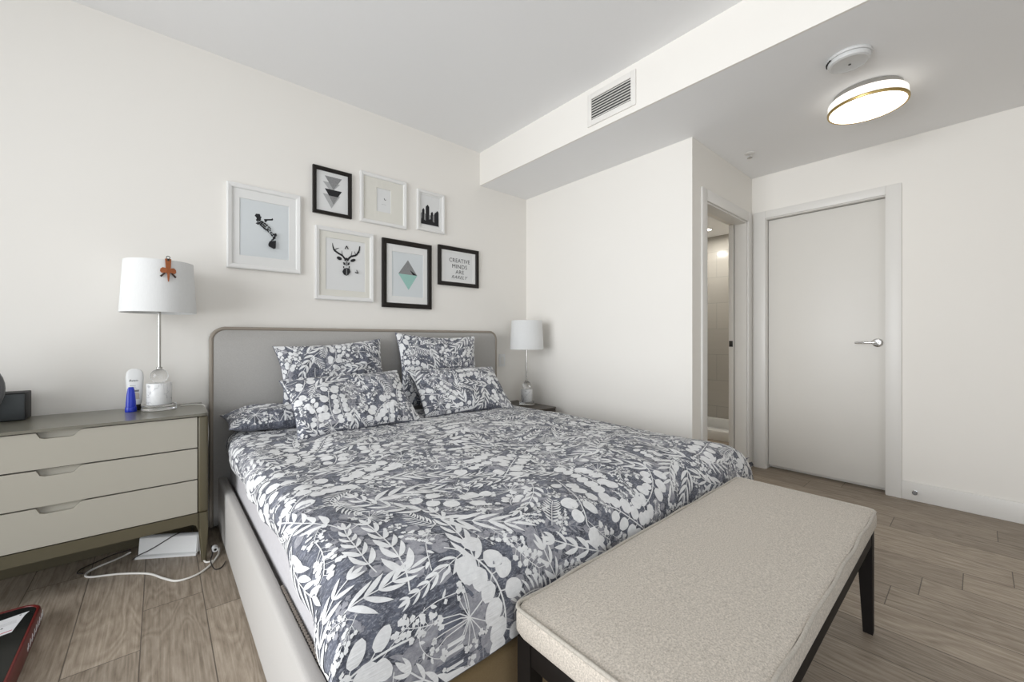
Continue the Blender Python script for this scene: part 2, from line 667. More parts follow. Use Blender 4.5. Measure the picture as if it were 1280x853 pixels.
# left wall with a tall window; wall behind the camera, opening added for fill
bm = NB()
WY0, WY1, WZ0, WZ1 = -0.40, 2.20, 0.10, 2.60
bx(bm, XL - 0.1, XL, YF, WY0, 0, ZC)
bx(bm, XL - 0.1, XL, WY1, YB, 0, ZC)
bx(bm, XL - 0.1, XL, WY0, WY1, 0, WZ0)
bx(bm, XL - 0.1, XL, WY0, WY1, WZ1, ZC)
struct('wall_left', bm, M['wall'], smooth=0)
bm = NB()
RX0, RX1 = -1.4, 1.0
bx(bm, XL - 0.1, RX0, YF - 0.1, YF, 0, ZC)
bx(bm, RX1, XD + 0.1, YF - 0.1, YF, 0, ZC)
bx(bm, RX0, RX1, YF - 0.1, YF, 0, WZ0)
bx(bm, RX0, RX1, YF - 0.1, YF, WZ1, ZC)
struct('wall_front', bm, M['wall'], smooth=0)


def window(name, horizontal, a0, a1, at):
    bm = NB()
    def seg(p0, p1, z0, z1):
        if horizontal:
            bx(bm, p0, p1, at - 0.06, at - 0.01, z0, z1, 0.004)
        else:
            bx(bm, at - 0.06, at - 0.01, p0, p1, z0, z1, 0.004)
    seg(a0, a1, WZ0, WZ0 + 0.05); seg(a0, a1, WZ1 - 0.05, WZ1)
    for f in (0, 0.333, 0.667, 1):
        c = a0 + (a1 - a0) * f
        c = min(max(c, a0 + 0.025), a1 - 0.025)
        seg(c - 0.025, c + 0.025, WZ0 + 0.05, WZ1 - 0.05)
    struct(name, bm, M['window_frame'])


window('window_1', False, WY0, WY1, XL)
window('window_added', True, RX0, RX1, YF)  # unseen window, added around the rear fill light

# baseboards
def board(name, x0, x1, y0, y1):
    bm = NB(); bx(bm, x0, x1, y0, y1, 0, 0.122, 0.003)
    struct(name, bm, M['trim'])
board('baseboard_back', XL, XC, YB - 0.013, YB)
board('baseboard_right', XC - 0.013, XC, YH - 0.013, YB - 0.013)
board('baseboard_entry', XD - 0.013, XD, YF, DY0 - 0.08)
board('baseboard_bathroom', XC, BX0 - 0.08, YH - 0.013, YH)
board('baseboard_left', XL, XL + 0.013, YF, YB - 0.013)
board('baseboard_front', XL, XD, YF, YF + 0.013)

# entry door: casing, jamb, slab, lever handle
bm = NB()
cx0, cx1 = XD - 0.016, XD
bx(bm, cx0, cx1, DY0 - 0.08, DY0, 0, DZ + 0.0615, 0.002)
bx(bm, cx0, cx1, DY1, DY1 + 0.085, 0, DZ + 0.0615, 0.002)
bx(bm, cx0, cx1, DY0, DY1, DZ, DZ + 0.0615, 0.002)
bx(bm, XD, XD + 0.1, DY0, DY0 + 0.004, 0, DZ)
bx(bm, XD, XD + 0.1, DY1 - 0.004, DY1, 0, DZ)
bx(bm, XD, XD + 0.1, DY0 + 0.004, DY1 - 0.004, DZ - 0.006, DZ)
struct('trim_2', bm, M['trim'])
bm = NB(); bx(bm, XD + 0.045, XD + 0.085, DY0 + 0.007, DY1 - 0.007, 0.028, DZ - 0.010, 0.002)
door = struct('door_1', bm, M['door'])
bm = NB()
hy, hz, hx = 0.470, 1.055, XD + 0.045
def xdisc(bm, x0, prof, y, z, seg=28, mi=0):
    """prof (radius, distance towards the room) spun about an axis along x"""
    rings = []
    for r, d in prof:
        if r < 1e-6:
            rings.append([bm.verts.new((x0 - d, y, z))])
        else:
            rings.append([bm.verts.new((x0 - d, y + r * math.cos(2 * math.pi * k / seg), z + r * math.sin(2 * math.pi * k / seg))) for k in range(seg)])
    for a, b in zip(rings, rings[1:]):
        for k in range(seg):
            k2 = (k + 1) % seg
            if len(a) == 1:
                f = bm.faces.new((a[0], b[k], b[k2]))
            elif len(b) == 1:
                f = bm.faces.new((a[k], b[0], a[k2]))
            else:
                f = bm.faces.new((a[k], b[k], b[k2], a[k2]))
            f.material_index = mi
xdisc(bm, hx, [(0.030, 0), (0.031, 0.004), (0.029, 0.008), (0.022, 0.010), (0.012, 0.011), (0.011, 0.045), (0.0, 0.047)], hy, hz)
tube(bm, catmull([(hx - 0.044, hy - 0.004, hz), (hx - 0.050, hy + 0.012, hz), (hx - 0.050, hy + 0.05, hz + 0.001), (hx - 0.047, hy + 0.095, hz), (hx - 0.044, hy + 0.118, hz - 0.001)], 5), 0.0075, 10)
obj('door_handle', bm, M['chrome'], door, 50)['label'] = 'polished chrome lever handle'

# bathroom doorway: casing, head, pocket door edge with its latch
bm = NB()
c0, c1 = YH - 0.014, YH
bx(bm, BX0 - 0.08, BX0, c0, c1, 0, BZ + 0.08, 0.002)
bx(bm, BX1, BX1 + 0.08, c0, c1, 0, BZ + 0.08, 0.002)
bx(bm, BX0, BX1, c0, c1, BZ, BZ + 0.08, 0.002)
bx(bm, BX0, BX0 + 0.012, YH, YH + 0.14, 0, BZ)
bx(bm, BX1 - 0.012, BX1, YH, YH + 0.09, 0, BZ)
bx(bm, BX0 + 0.012, BX1 - 0.012, YH, YH + 0.088, BZ - 0.012, BZ)
struct('trim_3', bm, M['trim'])
bm = NB(); bx(bm, BX1 - 0.02, BX1 + 0.118, YH + 0.097, YH + 0.137, 0.012, BZ - 0.005, 0.002)
pd = struct('door_2', bm, M['door'])
bm = NB()
bx(bm, BX1 - 0.0235, BX1 - 0.02, YH + 0.102, YH + 0.132, 1.015, 1.065, 0.001)
bx(bm, BX1 - 0.026, BX1 - 0.0235, YH + 0.110, YH + 0.124, 1.028, 1.052, 0.001)
obj('door_latch', bm, M['black_metal'], pd)['label'] = 'dark square latch plate'

# the bathroom beyond
bm = NB(); bx(bm, 4.90, 5.0, YH + 0.0, YB, 0, 2.4)
struct('wall_shower', bm, M['tile'], smooth=0)
bm = NB(); bx(bm, XD + 0.1, 4.90, YH, YH + 0.14, 0, 2.4)
struct('wall_bathroom', bm, M['wall'], smooth=0)
bm = NB(); bx(bm, XC + 0.1, 4.90, YH + 0.14, YB, 2.28, 2.40)
struct('ceiling', bm, M['ceiling'], smooth=0)
bm = NB()
bx(bm, 4.47, 4.56, YH + 0.141, YB - 0.001, 0.001, 0.105, 0.006)
bx(bm, 4.56, 4.899, YH + 0.141, YB - 0.001, 0.001, 0.055)
bx(bm, 4.84, 4.899, YH + 0.141, YB - 0.001, 0.05, 0.165, 0.005)
tray = obj('shower_tray', bm, M['white_plastic'])
tag(base_origin(tray), 'low white shower base with raised kerb seen through the bathroom doorway', 'shower tray')
bm = NB(); bx(bm, 4.51, 4.518, 2.03, YB - 0.002, 0.107, 2.10, 0.001)
g = obj('shower_screen', bm, M['acrylic'])
tag(base_origin(g), 'clear glass shower panel standing on the white kerb in the bathroom', 'shower screen')
dl = thing('ceiling_downlight', 'lit round downlight nearest the tiled shower wall in the bathroom ceiling', 'downlight', (4.52, 1.95, 2.28), 'bathroom downlights')
bm = NB(); lathe(bm, 4.52, 1.95, [(0.045, 2.279), (0.058, 2.279), (0.060, 2.275), (0.056, 2.272), (0.046, 2.274)], 28, closed=True)
obj('trim_ring', bm, M['trim'], dl)
bm = NB(); lathe(bm, 4.52, 1.95, [(0.046, 2.2785), (0.046, 2.2755), (0.0, 2.2755)], 28)
obj('lens', bm, M['spot_glow'], dl)
dup(dl, (3.95, 2.32, 2.28), 'lit bathroom downlight away from the shower wall, nearer the back corner')

# ------------------------------------------------------------------ ceiling and wall fittings
vent = thing('air_vent', 'white rectangular air vent with horizontal louvres on the bulkhead face', 'vent', (XS, 1.523, 2.485))
vy0, vy1, vz0, vz1 = 1.376, 1.671, 2.522, 2.660
bm = NB()
for (a, b, c, d) in ((vy0 - 0.034, vy0, vz0 - 0.037, vz1 + 0.037), (vy1, vy1 + 0.030, vz0 - 0.037, vz1 + 0.037), (vy0, vy1, vz0 - 0.037, vz0), (vy0, vy1, vz1, vz1 + 0.037)):
    bx(bm, XS - 0.009, XS - 0.0005, a, b, c, d, 0.0015)
obj('vent_frame', bm, M['vent_white'], vent)
bm = NB(); bx(bm, XS - 0.0014, XS - 0.0004, vy0, vy1, vz0, vz1)
obj('duct_back', bm, M['vent_dark'], vent)
for k in range(8):
    z = vz0 + 0.004 + k * (vz1 - vz0) / 8
    bm = NB()
    extrude_poly(bm, [(-0.0095, 0.0), (-0.0085, -0.0012), (-0.0018, 0.0082), (-0.0028, 0.0094)], lambda a, b, d, z=z: (XS + a, d, z + b), vy0 + 0.0005, vy1 - 0.0005)
    obj('slat', bm, M['vent_white'], vent, 0)

lx, ly = 2.955, 0.405
light = thing('ceiling_light', 'lit round flush ceiling light with brass ring over the entry', 'ceiling light', (lx, ly, ZS))
bm = NB(); lathe(bm, lx, ly, [(0, ZS - 0.0006), (0.145, ZS - 0.0006), (0.150, ZS - 0.004), (0.150, ZS - 0.028), (0.0, ZS - 0.028)], 56)
obj('base_plate', bm, M['nickel'], light)
bm = NB(); lathe(bm, lx, ly, [(0.0, ZS - 0.0285), (0.152, ZS - 0.0285), (0.163, ZS - 0.030), (0.170, ZS - 0.038), (0.171, ZS - 0.072), (0.164, ZS - 0.088)], 56, mi=1)
lathe(bm, lx, ly, [(0.164, ZS - 0.088), (0.150, ZS - 0.091), (0.0, ZS - 0.0915)], 56)
bmesh.ops.remove_doubles(bm, verts=bm.verts, dist=1e-5)
obj('glass_diffuser', bm, [M['lamp_glow'], M['lamp_side']], light, 60)['label'] = 'glowing opal glass'
bm = NB(); lathe(bm, lx, ly, [(0.165, ZS - 0.0905), (0.1725, ZS - 0.0895), (0.1745, ZS - 0.084), (0.1745, ZS - 0.078), (0.1705, ZS - 0.077), (0.1695, ZS - 0.0865)], 56, closed=True)
obj('brass_ring', bm, M['gold'], light, 50)

sx_, sy_ = 2.515, 0.410
smoke = thing('smoke_detector', 'round white smoke detector on the dropped ceiling', 'smoke detector', (sx_, sy_, ZS))
bm = NB(); lathe(bm, sx_, sy_, [(0, ZS - 0.0006), (0.086, ZS - 0.0006), (0.088, ZS - 0.006), (0.086, ZS - 0.013), (0.080, ZS - 0.015), (0, ZS - 0.015)], 48)
obj('mounting_plate', bm, M['smoke'], smoke)
bm = NB(); lathe(bm, sx_, sy_, [(0.082, ZS - 0.0155), (0.083, ZS - 0.020), (0.079, ZS - 0.032), (0.070, ZS - 0.036), (0.066, ZS - 0.0345), (0.0, ZS - 0.037)], 48)
det = obj('cover', bm, M['smoke'], smoke)
bm = NB(); lathe(bm, sx_ + 0.004, sy_ - 0.002, [(0.0055, ZS - 0.0366), (0.0055, ZS - 0.0385), (0, ZS - 0.0385)], 14)
obj('indicator', bm, M['black'], det)
bm = NB()
for k in range(5):
    a = math.radians(95 + k * 9)
    bx(bm, sx_ + 0.0845 * math.cos(a) - 0.008, sx_ + 0.0845 * math.cos(a) + 0.008, sy_ + 0.0845 * math.sin(a) - 0.006, sy_ + 0.0845 * math.sin(a) + 0.003, ZS - 0.019, ZS - 0.0145)
obj('sensor_slot', bm, M['black'], det)

px_, py_ = 3.27, 1.10
spr = thing('fire_sprinkler', 'small chrome sprinkler head in the ceiling by the bathroom door', 'sprinkler', (px_, py_, ZS))
bm = NB(); lathe(bm, px_, py_, [(0, ZS - 0.0006), (0.034, ZS - 0.0006), (0.035, ZS - 0.003), (0.026, ZS - 0.008), (0.0, ZS - 0.008)], 32)
obj('escutcheon', bm, M['trim'], spr)
bm = NB()
lathe(bm, px_, py_, [(0.010, ZS - 0.0085), (0.010, ZS - 0.016), (0.0035, ZS - 0.018), (0.0035, ZS - 0.034), (0, ZS - 0.034)], 16)
for s in (-1, 1):
    tube(bm, catmull([(px_ + 0.009 * s, py_, ZS - 0.012), (px_ + 0.014 * s, py_, ZS - 0.022), (px_ + 0.006 * s, py_, ZS - 0.034)], 4), 0.002, 6)
obj('frame_arms', bm, M['chrome'], spr)
bm = NB(); lathe(bm, px_, py_, [(0, ZS - 0.0345), (0.016, ZS - 0.0345), (0.017, ZS - 0.0365), (0, ZS - 0.037)], 20)
obj('deflector', bm, M['nickel'], spr)

st = thing('door_stop', 'small chrome door stop screwed to the white baseboard by the door', 'door stop', (XD - 0.013, 0.275, 0.064))
bm = NB(); xdisc(bm, XD - 0.0134, [(0, 0), (0.011, 0), (0.011, 0.004), (0.006, 0.006), (0.006, 0.030), (0, 0.030)], 0.275, 0.064, 20)
obj('stem', bm, M['chrome'], st)
bm = NB(); xdisc(bm, XD - 0.0134, [(0, 0.0305), (0.011, 0.0305), (0.013, 0.034), (0.013, 0.042), (0.009, 0.047), (0, 0.048)], 0.275, 0.064, 20)
obj('bumper', bm, M['grey_band'], st)

sw = thing('light_switch', 'white wall switch plate between headboard and right lamp', 'light switch', (2.405, YB, 0.845))
bm = NB(); bx(bm, 2.368, 2.440, YB - 0.0065, YB - 0.0006, 0.825, 0.940, 0.002)
obj('plate', bm, M['white_plastic'], sw)
bm = NB(); extrude_poly(bm, [(0, -0.033), (0.004, -0.033), (0.0015, 0.033), (0, 0.033)], lambda a, b, d: (d, YB - 0.0067 - a, 0.8825 + b), 2.388, 2.420)
obj('rocker', bm, M['trim'], sw, 0)


# ------------------------------------------------------------------ framed prints on the headboard wall
def pict(label, x0, x1, z0, z1, fw, fmat, mat_m, print_rect, print_m, draw, mats, tilt=0.0):
    """print_rect: the printed sheet within the frame, in 0..1 of the outer frame"""
    W, H = x1 - x0, z1 - z0
    t = thing('picture_frame', label, 'picture', ((x0 + x1) / 2, YB, z0), 'framed prints on the headboard wall')
    yb = YB - 0.001
    bm = NB()
    prof = [(0.0, 0.0), (0.0, 0.019), (0.25, 0.022), (0.85, 0.018), (1.0, 0.012), (1.0, 0.0)]
    loops = []
    for a, d in prof:
        i = a * fw
        loops.append([bm.verts.new((x, yb - d, z)) for x, z in ((x0 + i, z0 + i), (x1 - i, z0 + i), (x1 - i, z1 - i), (x0 + i, z1 - i))])
    for A, B in zip(loops, loops[1:] + loops[:1]):
        for k in range(4):
            bm.faces.new((A[k], A[(k + 1) % 4], B[(k + 1) % 4], B[k]))
    obj('frame', bm, fmat, t, 0)
    e = fw * 0.98
    px0, px1 = x0 + W * print_rect[0], x0 + W * print_rect[2]
    pz0, pz1 = z0 + H * print_rect[1], z0 + H * print_rect[3]
    if mat_m:
        bm = NB()
        O = [(x0 + e, z0 + e), (x1 - e, z0 + e), (x1 - e, z1 - e), (x0 + e, z1 - e)]
        I = [(px0, pz0), (px1, pz0), (px1, pz1), (px0, pz1)]
        I2 = [(px0 + 0.0015, pz0 + 0.0015), (px1 - 0.0015, pz0 + 0.0015), (px1 - 0.0015, pz1 - 0.0015), (px0 + 0.0015, pz1 - 0.0015)]
        ys = (yb - 0.0085, yb - 0.0085, yb - 0.0055)
        L3 = [[bm.verts.new((x, y, z)) for x, z in R] for R, y in zip((O, I, I2), ys)]
        for A, B in zip(L3, L3[1:]):
            for k in range(4):
                bm.faces.new((A[k], A[(k + 1) % 4], B[(k + 1) % 4], B[k]))
        obj('mat_board', bm, mat_m, t, 0)
    bm = NB()
    yp = yb - 0.005
    bx(bm, max(px0 - 0.004, x0 + e * 0.9), min(px1 + 0.004, x1 - e * 0.9), yp, yp + 0.002, max(pz0 - 0.004, z0 + e * 0.9), min(pz1 + 0.004, z1 - e * 0.9))
    layer = [0]
    def conv(a, b):
        return (px0 + a * (px1 - px0), yp - 0.0004 - layer[0] * 0.0002, pz0 + b * (pz1 - pz0))
    def poly(pts, mi):
        layer[0] += 1
        flat_poly(bm, [conv(a, b) for a, b in pts], mi)
    draw(poly, bm, conv, px1 - px0, pz1 - pz0)
    obj('print', bm, [print_m] + mats, t, 0, fix=False)
    return t


def ell(cx, cy, rx, ry, n=14, rot=0.0):
    c, s = math.cos(rot), math.sin(rot)
    return [(cx + rx * math.cos(2 * math.pi * k / n) * c - ry * math.sin(2 * math.pi * k / n) * s,
             cy + rx * math.cos(2 * math.pi * k / n) * s + ry * math.sin(2 * math.pi * k / n) * c) for k in range(n)]


def stroke(poly, pts, w, mi):
    """a tapering brush line"""
    n = len(pts)
    ws = w if hasattr(w, '__len__') else [w] * n
    for i in range(n - 1):
        (ax, ay), (bx_, by_) = pts[i], pts[i + 1]
        d = math.hypot(bx_ - ax, by_ - ay) or 1
        nx, ny = -(by_ - ay) / d, (bx_ - ax) / d
        poly([(ax + nx * ws[i], ay + ny * ws[i]), (ax - nx * ws[i], ay - ny * ws[i]), (bx_ - nx * ws[i + 1], by_ - ny * ws[i + 1]), (bx_ + nx * ws[i + 1], by_ + ny * ws[i + 1])], mi)


def d_musician(poly, bm, conv, w, h):
    def q(L):
        return [((X / 12.19 + 3) / 62, 1 - ((Y / 12.19 + 5) - .17 * (X / 12.19 + 3)) / 70) for X, Y in L]
    poly(q([(185, 212), (205, 180), (262, 185), (275, 225), (292, 232), (278, 250), (280, 275), (262, 292), (210, 292), (205, 270), (218, 255), (205, 232)]), 1)
    poly(q([(325, 262), (440, 262), (455, 248), (468, 270), (458, 285), (380, 285), (350, 315), (335, 300)]), 1)
    rnd = random.Random(5)
    spine = catmull([(235, 305), (290, 335), (350, 385), (410, 440), (465, 500), (490, 545), (455, 590)], 5)
    for i, (X, Y) in enumerate(spine):
        for s in (-1, 0, 1):
            if rnd.random() < 0.25:
                continue
            o = 26 * s
            cx, cy = X + o * 0.75 + rnd.uniform(-5, 5), Y - o * 0.75 + rnd.uniform(-5, 5)
            a = rnd.uniform(0, 3.14)
            poly(q([(cx + rnd.uniform(10, 21) * math.cos(a + t), cy + rnd.uniform(10, 21) * math.sin(a + t)) for t in (0, 1.4, 2.8, 4.4)]), 1)
    poly(q([(405, 612), (505, 605), (500, 725), (470, 733), (390, 690), (385, 655)]), 1)


def d_triangles(poly, bm, conv, w, h):
    poly([(.20, .74), (.74, .74), (.47, .50)], 3)
    poly([(.26, .89), (.80, .89), (.53, .57)], 2)
    poly([(.20, .44), (.74, .44), (.47, .10)], 3)
    poly([(.26, .57), (.80, .57), (.67, .41), (.39, .41)], 1)
    poly([(.39, .41), (.67, .41), (.53, .20)], 2)


def d_moon(poly, bm, conv, w, h):
    out = [(.60 + .085 * math.cos(t), .585 + .055 * math.sin(t)) for t in np.linspace(math.radians(160), math.radians(340), 9)]
    inn = [(.625 + .07 * math.cos(t), .605 + .05 * math.sin(t)) for t in np.linspace(math.radians(330), math.radians(170), 9)]
    poly(out + inn, 1)
    for i in range(5):
        poly([(.36 + i * .065, .33), (.40 + i * .065, .33), (.40 + i * .065, .345), (.36 + i * .065, .345)], 2)


def d_towers(poly, bm, conv, w, h):
    for (a, b, t, m) in ((.02, .10, .42, 2), (.08, .20, .56, 1), (.18, .26, .40, 2), (.26, .44, .70, 1), (.42, .54, .38, 2), (.52, .64, .50, 1), (.62, .76, .42, 2), (.70, .80, .50, 1), (.78, .92, .56, 1)):
        poly([(a, .06), (b, .06), (b, t * .9), ((a + b) / 2 + .01, t), (a, t * .88)], m)
    poly([(.02, .04), (.93, .04), (.90, .20), (.70, .14), (.5, .24), (.25, .16), (.05, .22)], 1)


def d_deer(poly, bm, conv, w, h):
    def q(L):
        return [((X - 60) / 510, 1 - (Y - 80 - .12 * (X - 60)) / 690) for X, Y in L]
    for L in ([(318, 385), (270, 322), (215, 290), (165, 250), (150, 200), (145, 155)], [(328, 385), (380, 332), (450, 315), (488, 255), (497, 190)]):
        stroke(poly, q(L), [.022, .018, .018, .02, .014, .004][:len(L)], 1)
    for L in ([(165, 250), (195, 232), (225, 222)], [(270, 322), (262, 290), (260, 255)], [(380, 332), (385, 300), (392, 262)], [(450, 315), (430, 285), (425, 262)], [(470, 285), (490, 275)]):
        stroke(poly, q(L), [.010, .007, .003], 1)
    poly(q(ell(228, 360, 34, 22, 12, 0.5)), 1)
    poly(q(ell(405, 387, 36, 20, 12, -0.3)), 1)
    poly(q([(292, 365), (322, 350), (350, 370), (345, 400), (320, 385), (295, 400)]), 1)
    poly(q([(275, 410), (300, 420), (308, 455), (282, 445)]), 1)
    poly(q([(362, 415), (338, 422), (330, 455), (357, 447)]), 1)
    poly(q([(308, 400), (334, 402), (330, 440), (320, 475), (310, 440)]), 2)
    poly(q([(276, 465), (290, 470), (290, 500), (278, 490)]), 1)
    poly(q([(362, 465), (348, 470), (348, 500), (360, 492)]), 1)
    poly(q([(285, 500), (320, 490), (358, 500), (372, 545), (345, 585), (318, 596), (285, 580), (266, 540)]), 1)
    poly(q([(316, 500), (326, 500), (328, 585), (314, 585)]), 2)
    stroke(poly, q([(300, 235), (320, 192), (342, 235)]), .010, 1)
    stroke(poly, q([(430, 552), (470, 565), (450, 520)]), .010, 1)
    stroke(poly, q([(455, 525), (478, 565)]), .010, 2)


def d_diamond(poly, bm, conv, w, h):
    poly([(.50, .84), (.20, .515), (.80, .505)], 1)
    poly([(.20, .515), (.80, .505), (.52, .16)], 2)
    poly([(.56, .62), (.80, .505), (.66, .51)], 3)


def d_words(poly, bm, conv, w, h):
    for txt, cy, wd, hh, sh in (('CREATIVE', .72, .72, .205, 0), ('MINDS', .505, .52, .205, 0), ('ARE', .305, .29, .195, 0), ('RARELY', .115, .56, .165, .35)):
        text_faces(bm, txt, hh, conv, .53, cy, 1, 1.05, sh, wd)


FR = M['frame_white']; FB = M['frame_black']
pict('white frame with a pale blue print of a black musician in a hat', .298, .695, 1.505, 2.012, .028, FR, M['mat_white'], (.16, .16, .83, .84), M['paper_cool'], d_musician, [M['ink']])
pict('black frame with grey downward triangles, leftmost of the top row', .768, 1.022, 1.926, 2.243, .024, FB, None, (.09, .07, .91, .93), M['paper'], d_triangles, [M['ink'], M['ink_grey'], M['ink_mid']])
pict('white square frame with wide cream mat and tiny dark crescent', 1.082, 1.439, 1.926, 2.288, .026, FR, M['mat_cream'], (.345, .27, .655, .75), M['paper'], d_moon, [M['ink'], M['ink_mid']])
pict('small white frame with black and grey towers, rightmost of the top row', 1.531, 1.777, 1.946, 2.267, .022, FR, M['mat_white'], (.13, .14, .85, .90), M['paper'], d_towers, [M['ink'], M['ink_grey']])
pict('white frame with cream mat and a black geometric deer head', .782, 1.180, 1.350, 1.843, .028, FR, M['mat_cream'], (.17, .14, .85, .86), M['paper'], d_deer, [M['ink'], M['ink_grey']])
pict('black frame with a grey and mint green diamond print', 1.245, 1.657, 1.320, 1.835, .036, FB, M['mat_white'], (.19, .17, .83, .83), M['paper_cool'], d_diamond, [M['ink_grey'], M['teal'], M['ink']])
pict('black landscape frame with lettering CREATIVE MINDS ARE RARELY', 1.720, 2.127, 1.529, 1.856, .032, FB, M['mat_white'], (.15, .15, .86, .86), M['paper'], d_words, [M['ink']])


# ------------------------------------------------------------------ printed cloth: motifs drawn in cloth measures
class Motifs:
    """flat leaf, stem and flower pieces in cloth coordinates; later laid onto a surface"""
    def __init__(self, x0, x1, y0, y1, seed):
        self.v, self.f, self.m = [], [], []
        self.box = (x0, x1, y0, y1)
        self.rnd = random.Random(seed)
        self.res = 0.006
        self.occ = np.zeros((int((y1 - y0) / self.res) + 2, int((x1 - x0) / self.res) + 2), bool)

    def strip(self, rows, mi):
        """rows: list of point rows of equal length"""
        b = len(self.v)
        k = len(rows[0])
        for r in rows:
            self.v.extend(r)
        for i in range(len(rows) - 1):
            for j in range(k - 1):
                a = b + i * k + j
                self.f.append((a, a + 1, a + k + 1, a + k))
                self.m.append(mi)

    def leaf(self, x, y, ang, ln, w, mi, bend=0.0, blunt=0.0, n=7):
        rows = []
        for i in range(n + 1):
            t = i / n
            wd = w * (math.sin(math.pi * min(1, t ** 0.85)) ** (0.8 - 0.35 * blunt)) * 0.5
            a = ang + bend * (t - 0.3)
            cx, cy = x + ln * t * math.cos(a), y + ln * t * math.sin(a)
            px, py = -math.sin(a) * wd, math.cos(a) * wd
            rows.append([(cx + px, cy + py), (cx, cy), (cx - px, cy - py)])
        self.strip(rows, mi)

    def stem(self, pts, w, mi):
        rows = []
        n = len(pts)
        for i in range(n):
            a, b = pts[max(i - 1, 0)], pts[min(i + 1, n - 1)]
            d = math.hypot(b[0] - a[0], b[1] - a[1]) or 1
            nx, ny = -(b[1] - a[1]) / d * w / 2, (b[0] - a[0]) / d * w / 2
            rows.append([(pts[i][0] + nx, pts[i][1] + ny), (pts[i][0] - nx, pts[i][1] - ny)])
        self.strip(rows, mi)

    def path(self, x, y, ang, ln, curl, n):
        out = [(x, y, ang)]
        for i in range(n):
            ang += curl / n
            x += ln / n * math.cos(ang)
            y += ln / n * math.sin(ang)
            out.append((x, y, ang))
        return out

    def blossom(self, x, y, r, mi, petals=5):
        a0 = self.rnd.uniform(0, 6.28)
        for k in range(petals):
            self.leaf(x, y, a0 + k * 6.283 / petals, r, r * 0.95, mi, 0, 1.0, 4)

    # whole motifs; each returns nothing and is first tried on a scratch copy
    def branch(self, x, y, ang, s, mi):
        R = self.rnd
        P = self.path(x, y, ang, 0.26 * s, R.uniform(-1, 1), 12)
        self.stem([(a, b) for a, b, c in P], 0.0035 * s, mi)
        for i in range(2, 13, 2):
            a, b, c = P[i]
            L = 0.070 * s * (1.1 - 0.04 * i)
            for sd in (-1, 1):
                self.leaf(a, b, c + sd * R.uniform(0.55, 0.85), L, L * R.uniform(0.20, 0.29), mi, -sd * 0.35)
        self.leaf(P[-1][0], P[-1][1], P[-1][2], 0.05 * s, 0.014 * s, mi)

    def eucalyptus(self, x, y, ang, s, mi):
        R = self.rnd
        P = self.path(x, y, ang, 0.24 * s, R.uniform(-1.3, 1.3), 12)
        self.stem([(a, b) for a, b, c in P], 0.004 * s, mi)
        for i in range(2, 13, 2):
            a, b, c = P[i]
            for sd in (-1, 1):
                if R.random() < 0.82:
                    L = R.uniform(0.042, 0.058) * s
                    an = c + sd * R.uniform(0.7, 1.3)
                    q = (a + 0.012 * s * math.cos(an), b + 0.012 * s * math.sin(an))
                    self.stem([(a, b), q], 0.0025 * s, mi)
                    self.leaf(q[0], q[1], an, L, L * R.uniform(0.72, 0.92), mi, 0, 1.0, 8)

    def fern(self, x, y, ang, s, mi):
        R = self.rnd
        P = self.path(x, y, ang, 0.17 * s, R.uniform(-1.4, 1.4), 9)
        self.stem([(a, b) for a, b, c in P], 0.0035 * s, mi)
        for i in range(1, 10):
            a, b, c = P[i]
            L = max(0.060 * s * math.sin(0.5 + 2.3 * (1 - i / 9) * 0.95), 0.022 * s)
            for sd in (-1, 1):
                self.leaf(a, b, c + sd * R.uniform(.95, 1.15), L, 0.0085 * s, mi, -sd * 0.35, 0.2, 5)

    def palm(self, x, y, ang, s, mi):
        R = self.rnd
        P = self.path(x, y, ang, 0.22 * s, R.uniform(-.9, .9), 10)
        self.stem([(a, b) for a, b, c in P], 0.0035 * s, mi)
        for i in range(1, 11, 2):
            a, b, c = P[i]
            L = R.uniform(.085, .115) * s * (1.05 - .04 * i)
            for sd in (-1, 1):
                self.leaf(a, b, c + sd * R.uniform(.42, .62), L, L * R.uniform(.15, .20), mi, sd * R.uniform(-.3, .15))
        self.leaf(P[-1][0], P[-1][1], P[-1][2], 0.075 * s, 0.013 * s, mi)

    def umbel(self, x, y, ang, s, mi):
        R = self.rnd
        base = self.path(x, y, ang, 0.10 * s, R.uniform(-.6, .6), 6)
        self.stem([(a, b) for a, b, c in base], 0.004 * s, mi)
        cx, cy, c0 = base[-1]
        n = 13
        for k in range(n):
            a = c0 + (k - (n - 1) / 2) * 0.36
            L = R.uniform(0.055, 0.075) * s
            P = self.path(cx, cy, a, L, R.uniform(-.3, .3), 4)
            self.stem([(p, q) for p, q, r in P], 0.0026 * s, mi)
            ex, ey, _ = P[-1]
            for j in range(4):
                self.blossom(ex + R.uniform(-.011, .011) * s, ey + R.uniform(-.011, .011) * s, 0.0065 * s, mi, 4)

    def cluster(self, x, y, ang, s, mi):
        R = self.rnd
        P = self.path(x, y, ang, 0.16 * s, R.uniform(-1, 1), 8)
        self.stem([(a, b) for a, b, c in P], 0.003 * s, mi)
        for i in range(2, 9):
            a, b, c = P[i]
            for sd in (-1, 1):
                an = c + sd * R.uniform(.5, 1.2)
                L = R.uniform(.02, .05) * s
                ex, ey = a + L * math.cos(an), b + L * math.sin(an)
                self.stem([(a, b), (ex, ey)], 0.002 * s, mi)
                self.blossom(ex, ey, R.uniform(.009, .014) * s, mi)
                if R.random() < .6:
                    self.blossom(ex + R.uniform(-.018, .018) * s, ey + R.uniform(-.018, .018) * s, R.uniform(.007, .011) * s, mi)

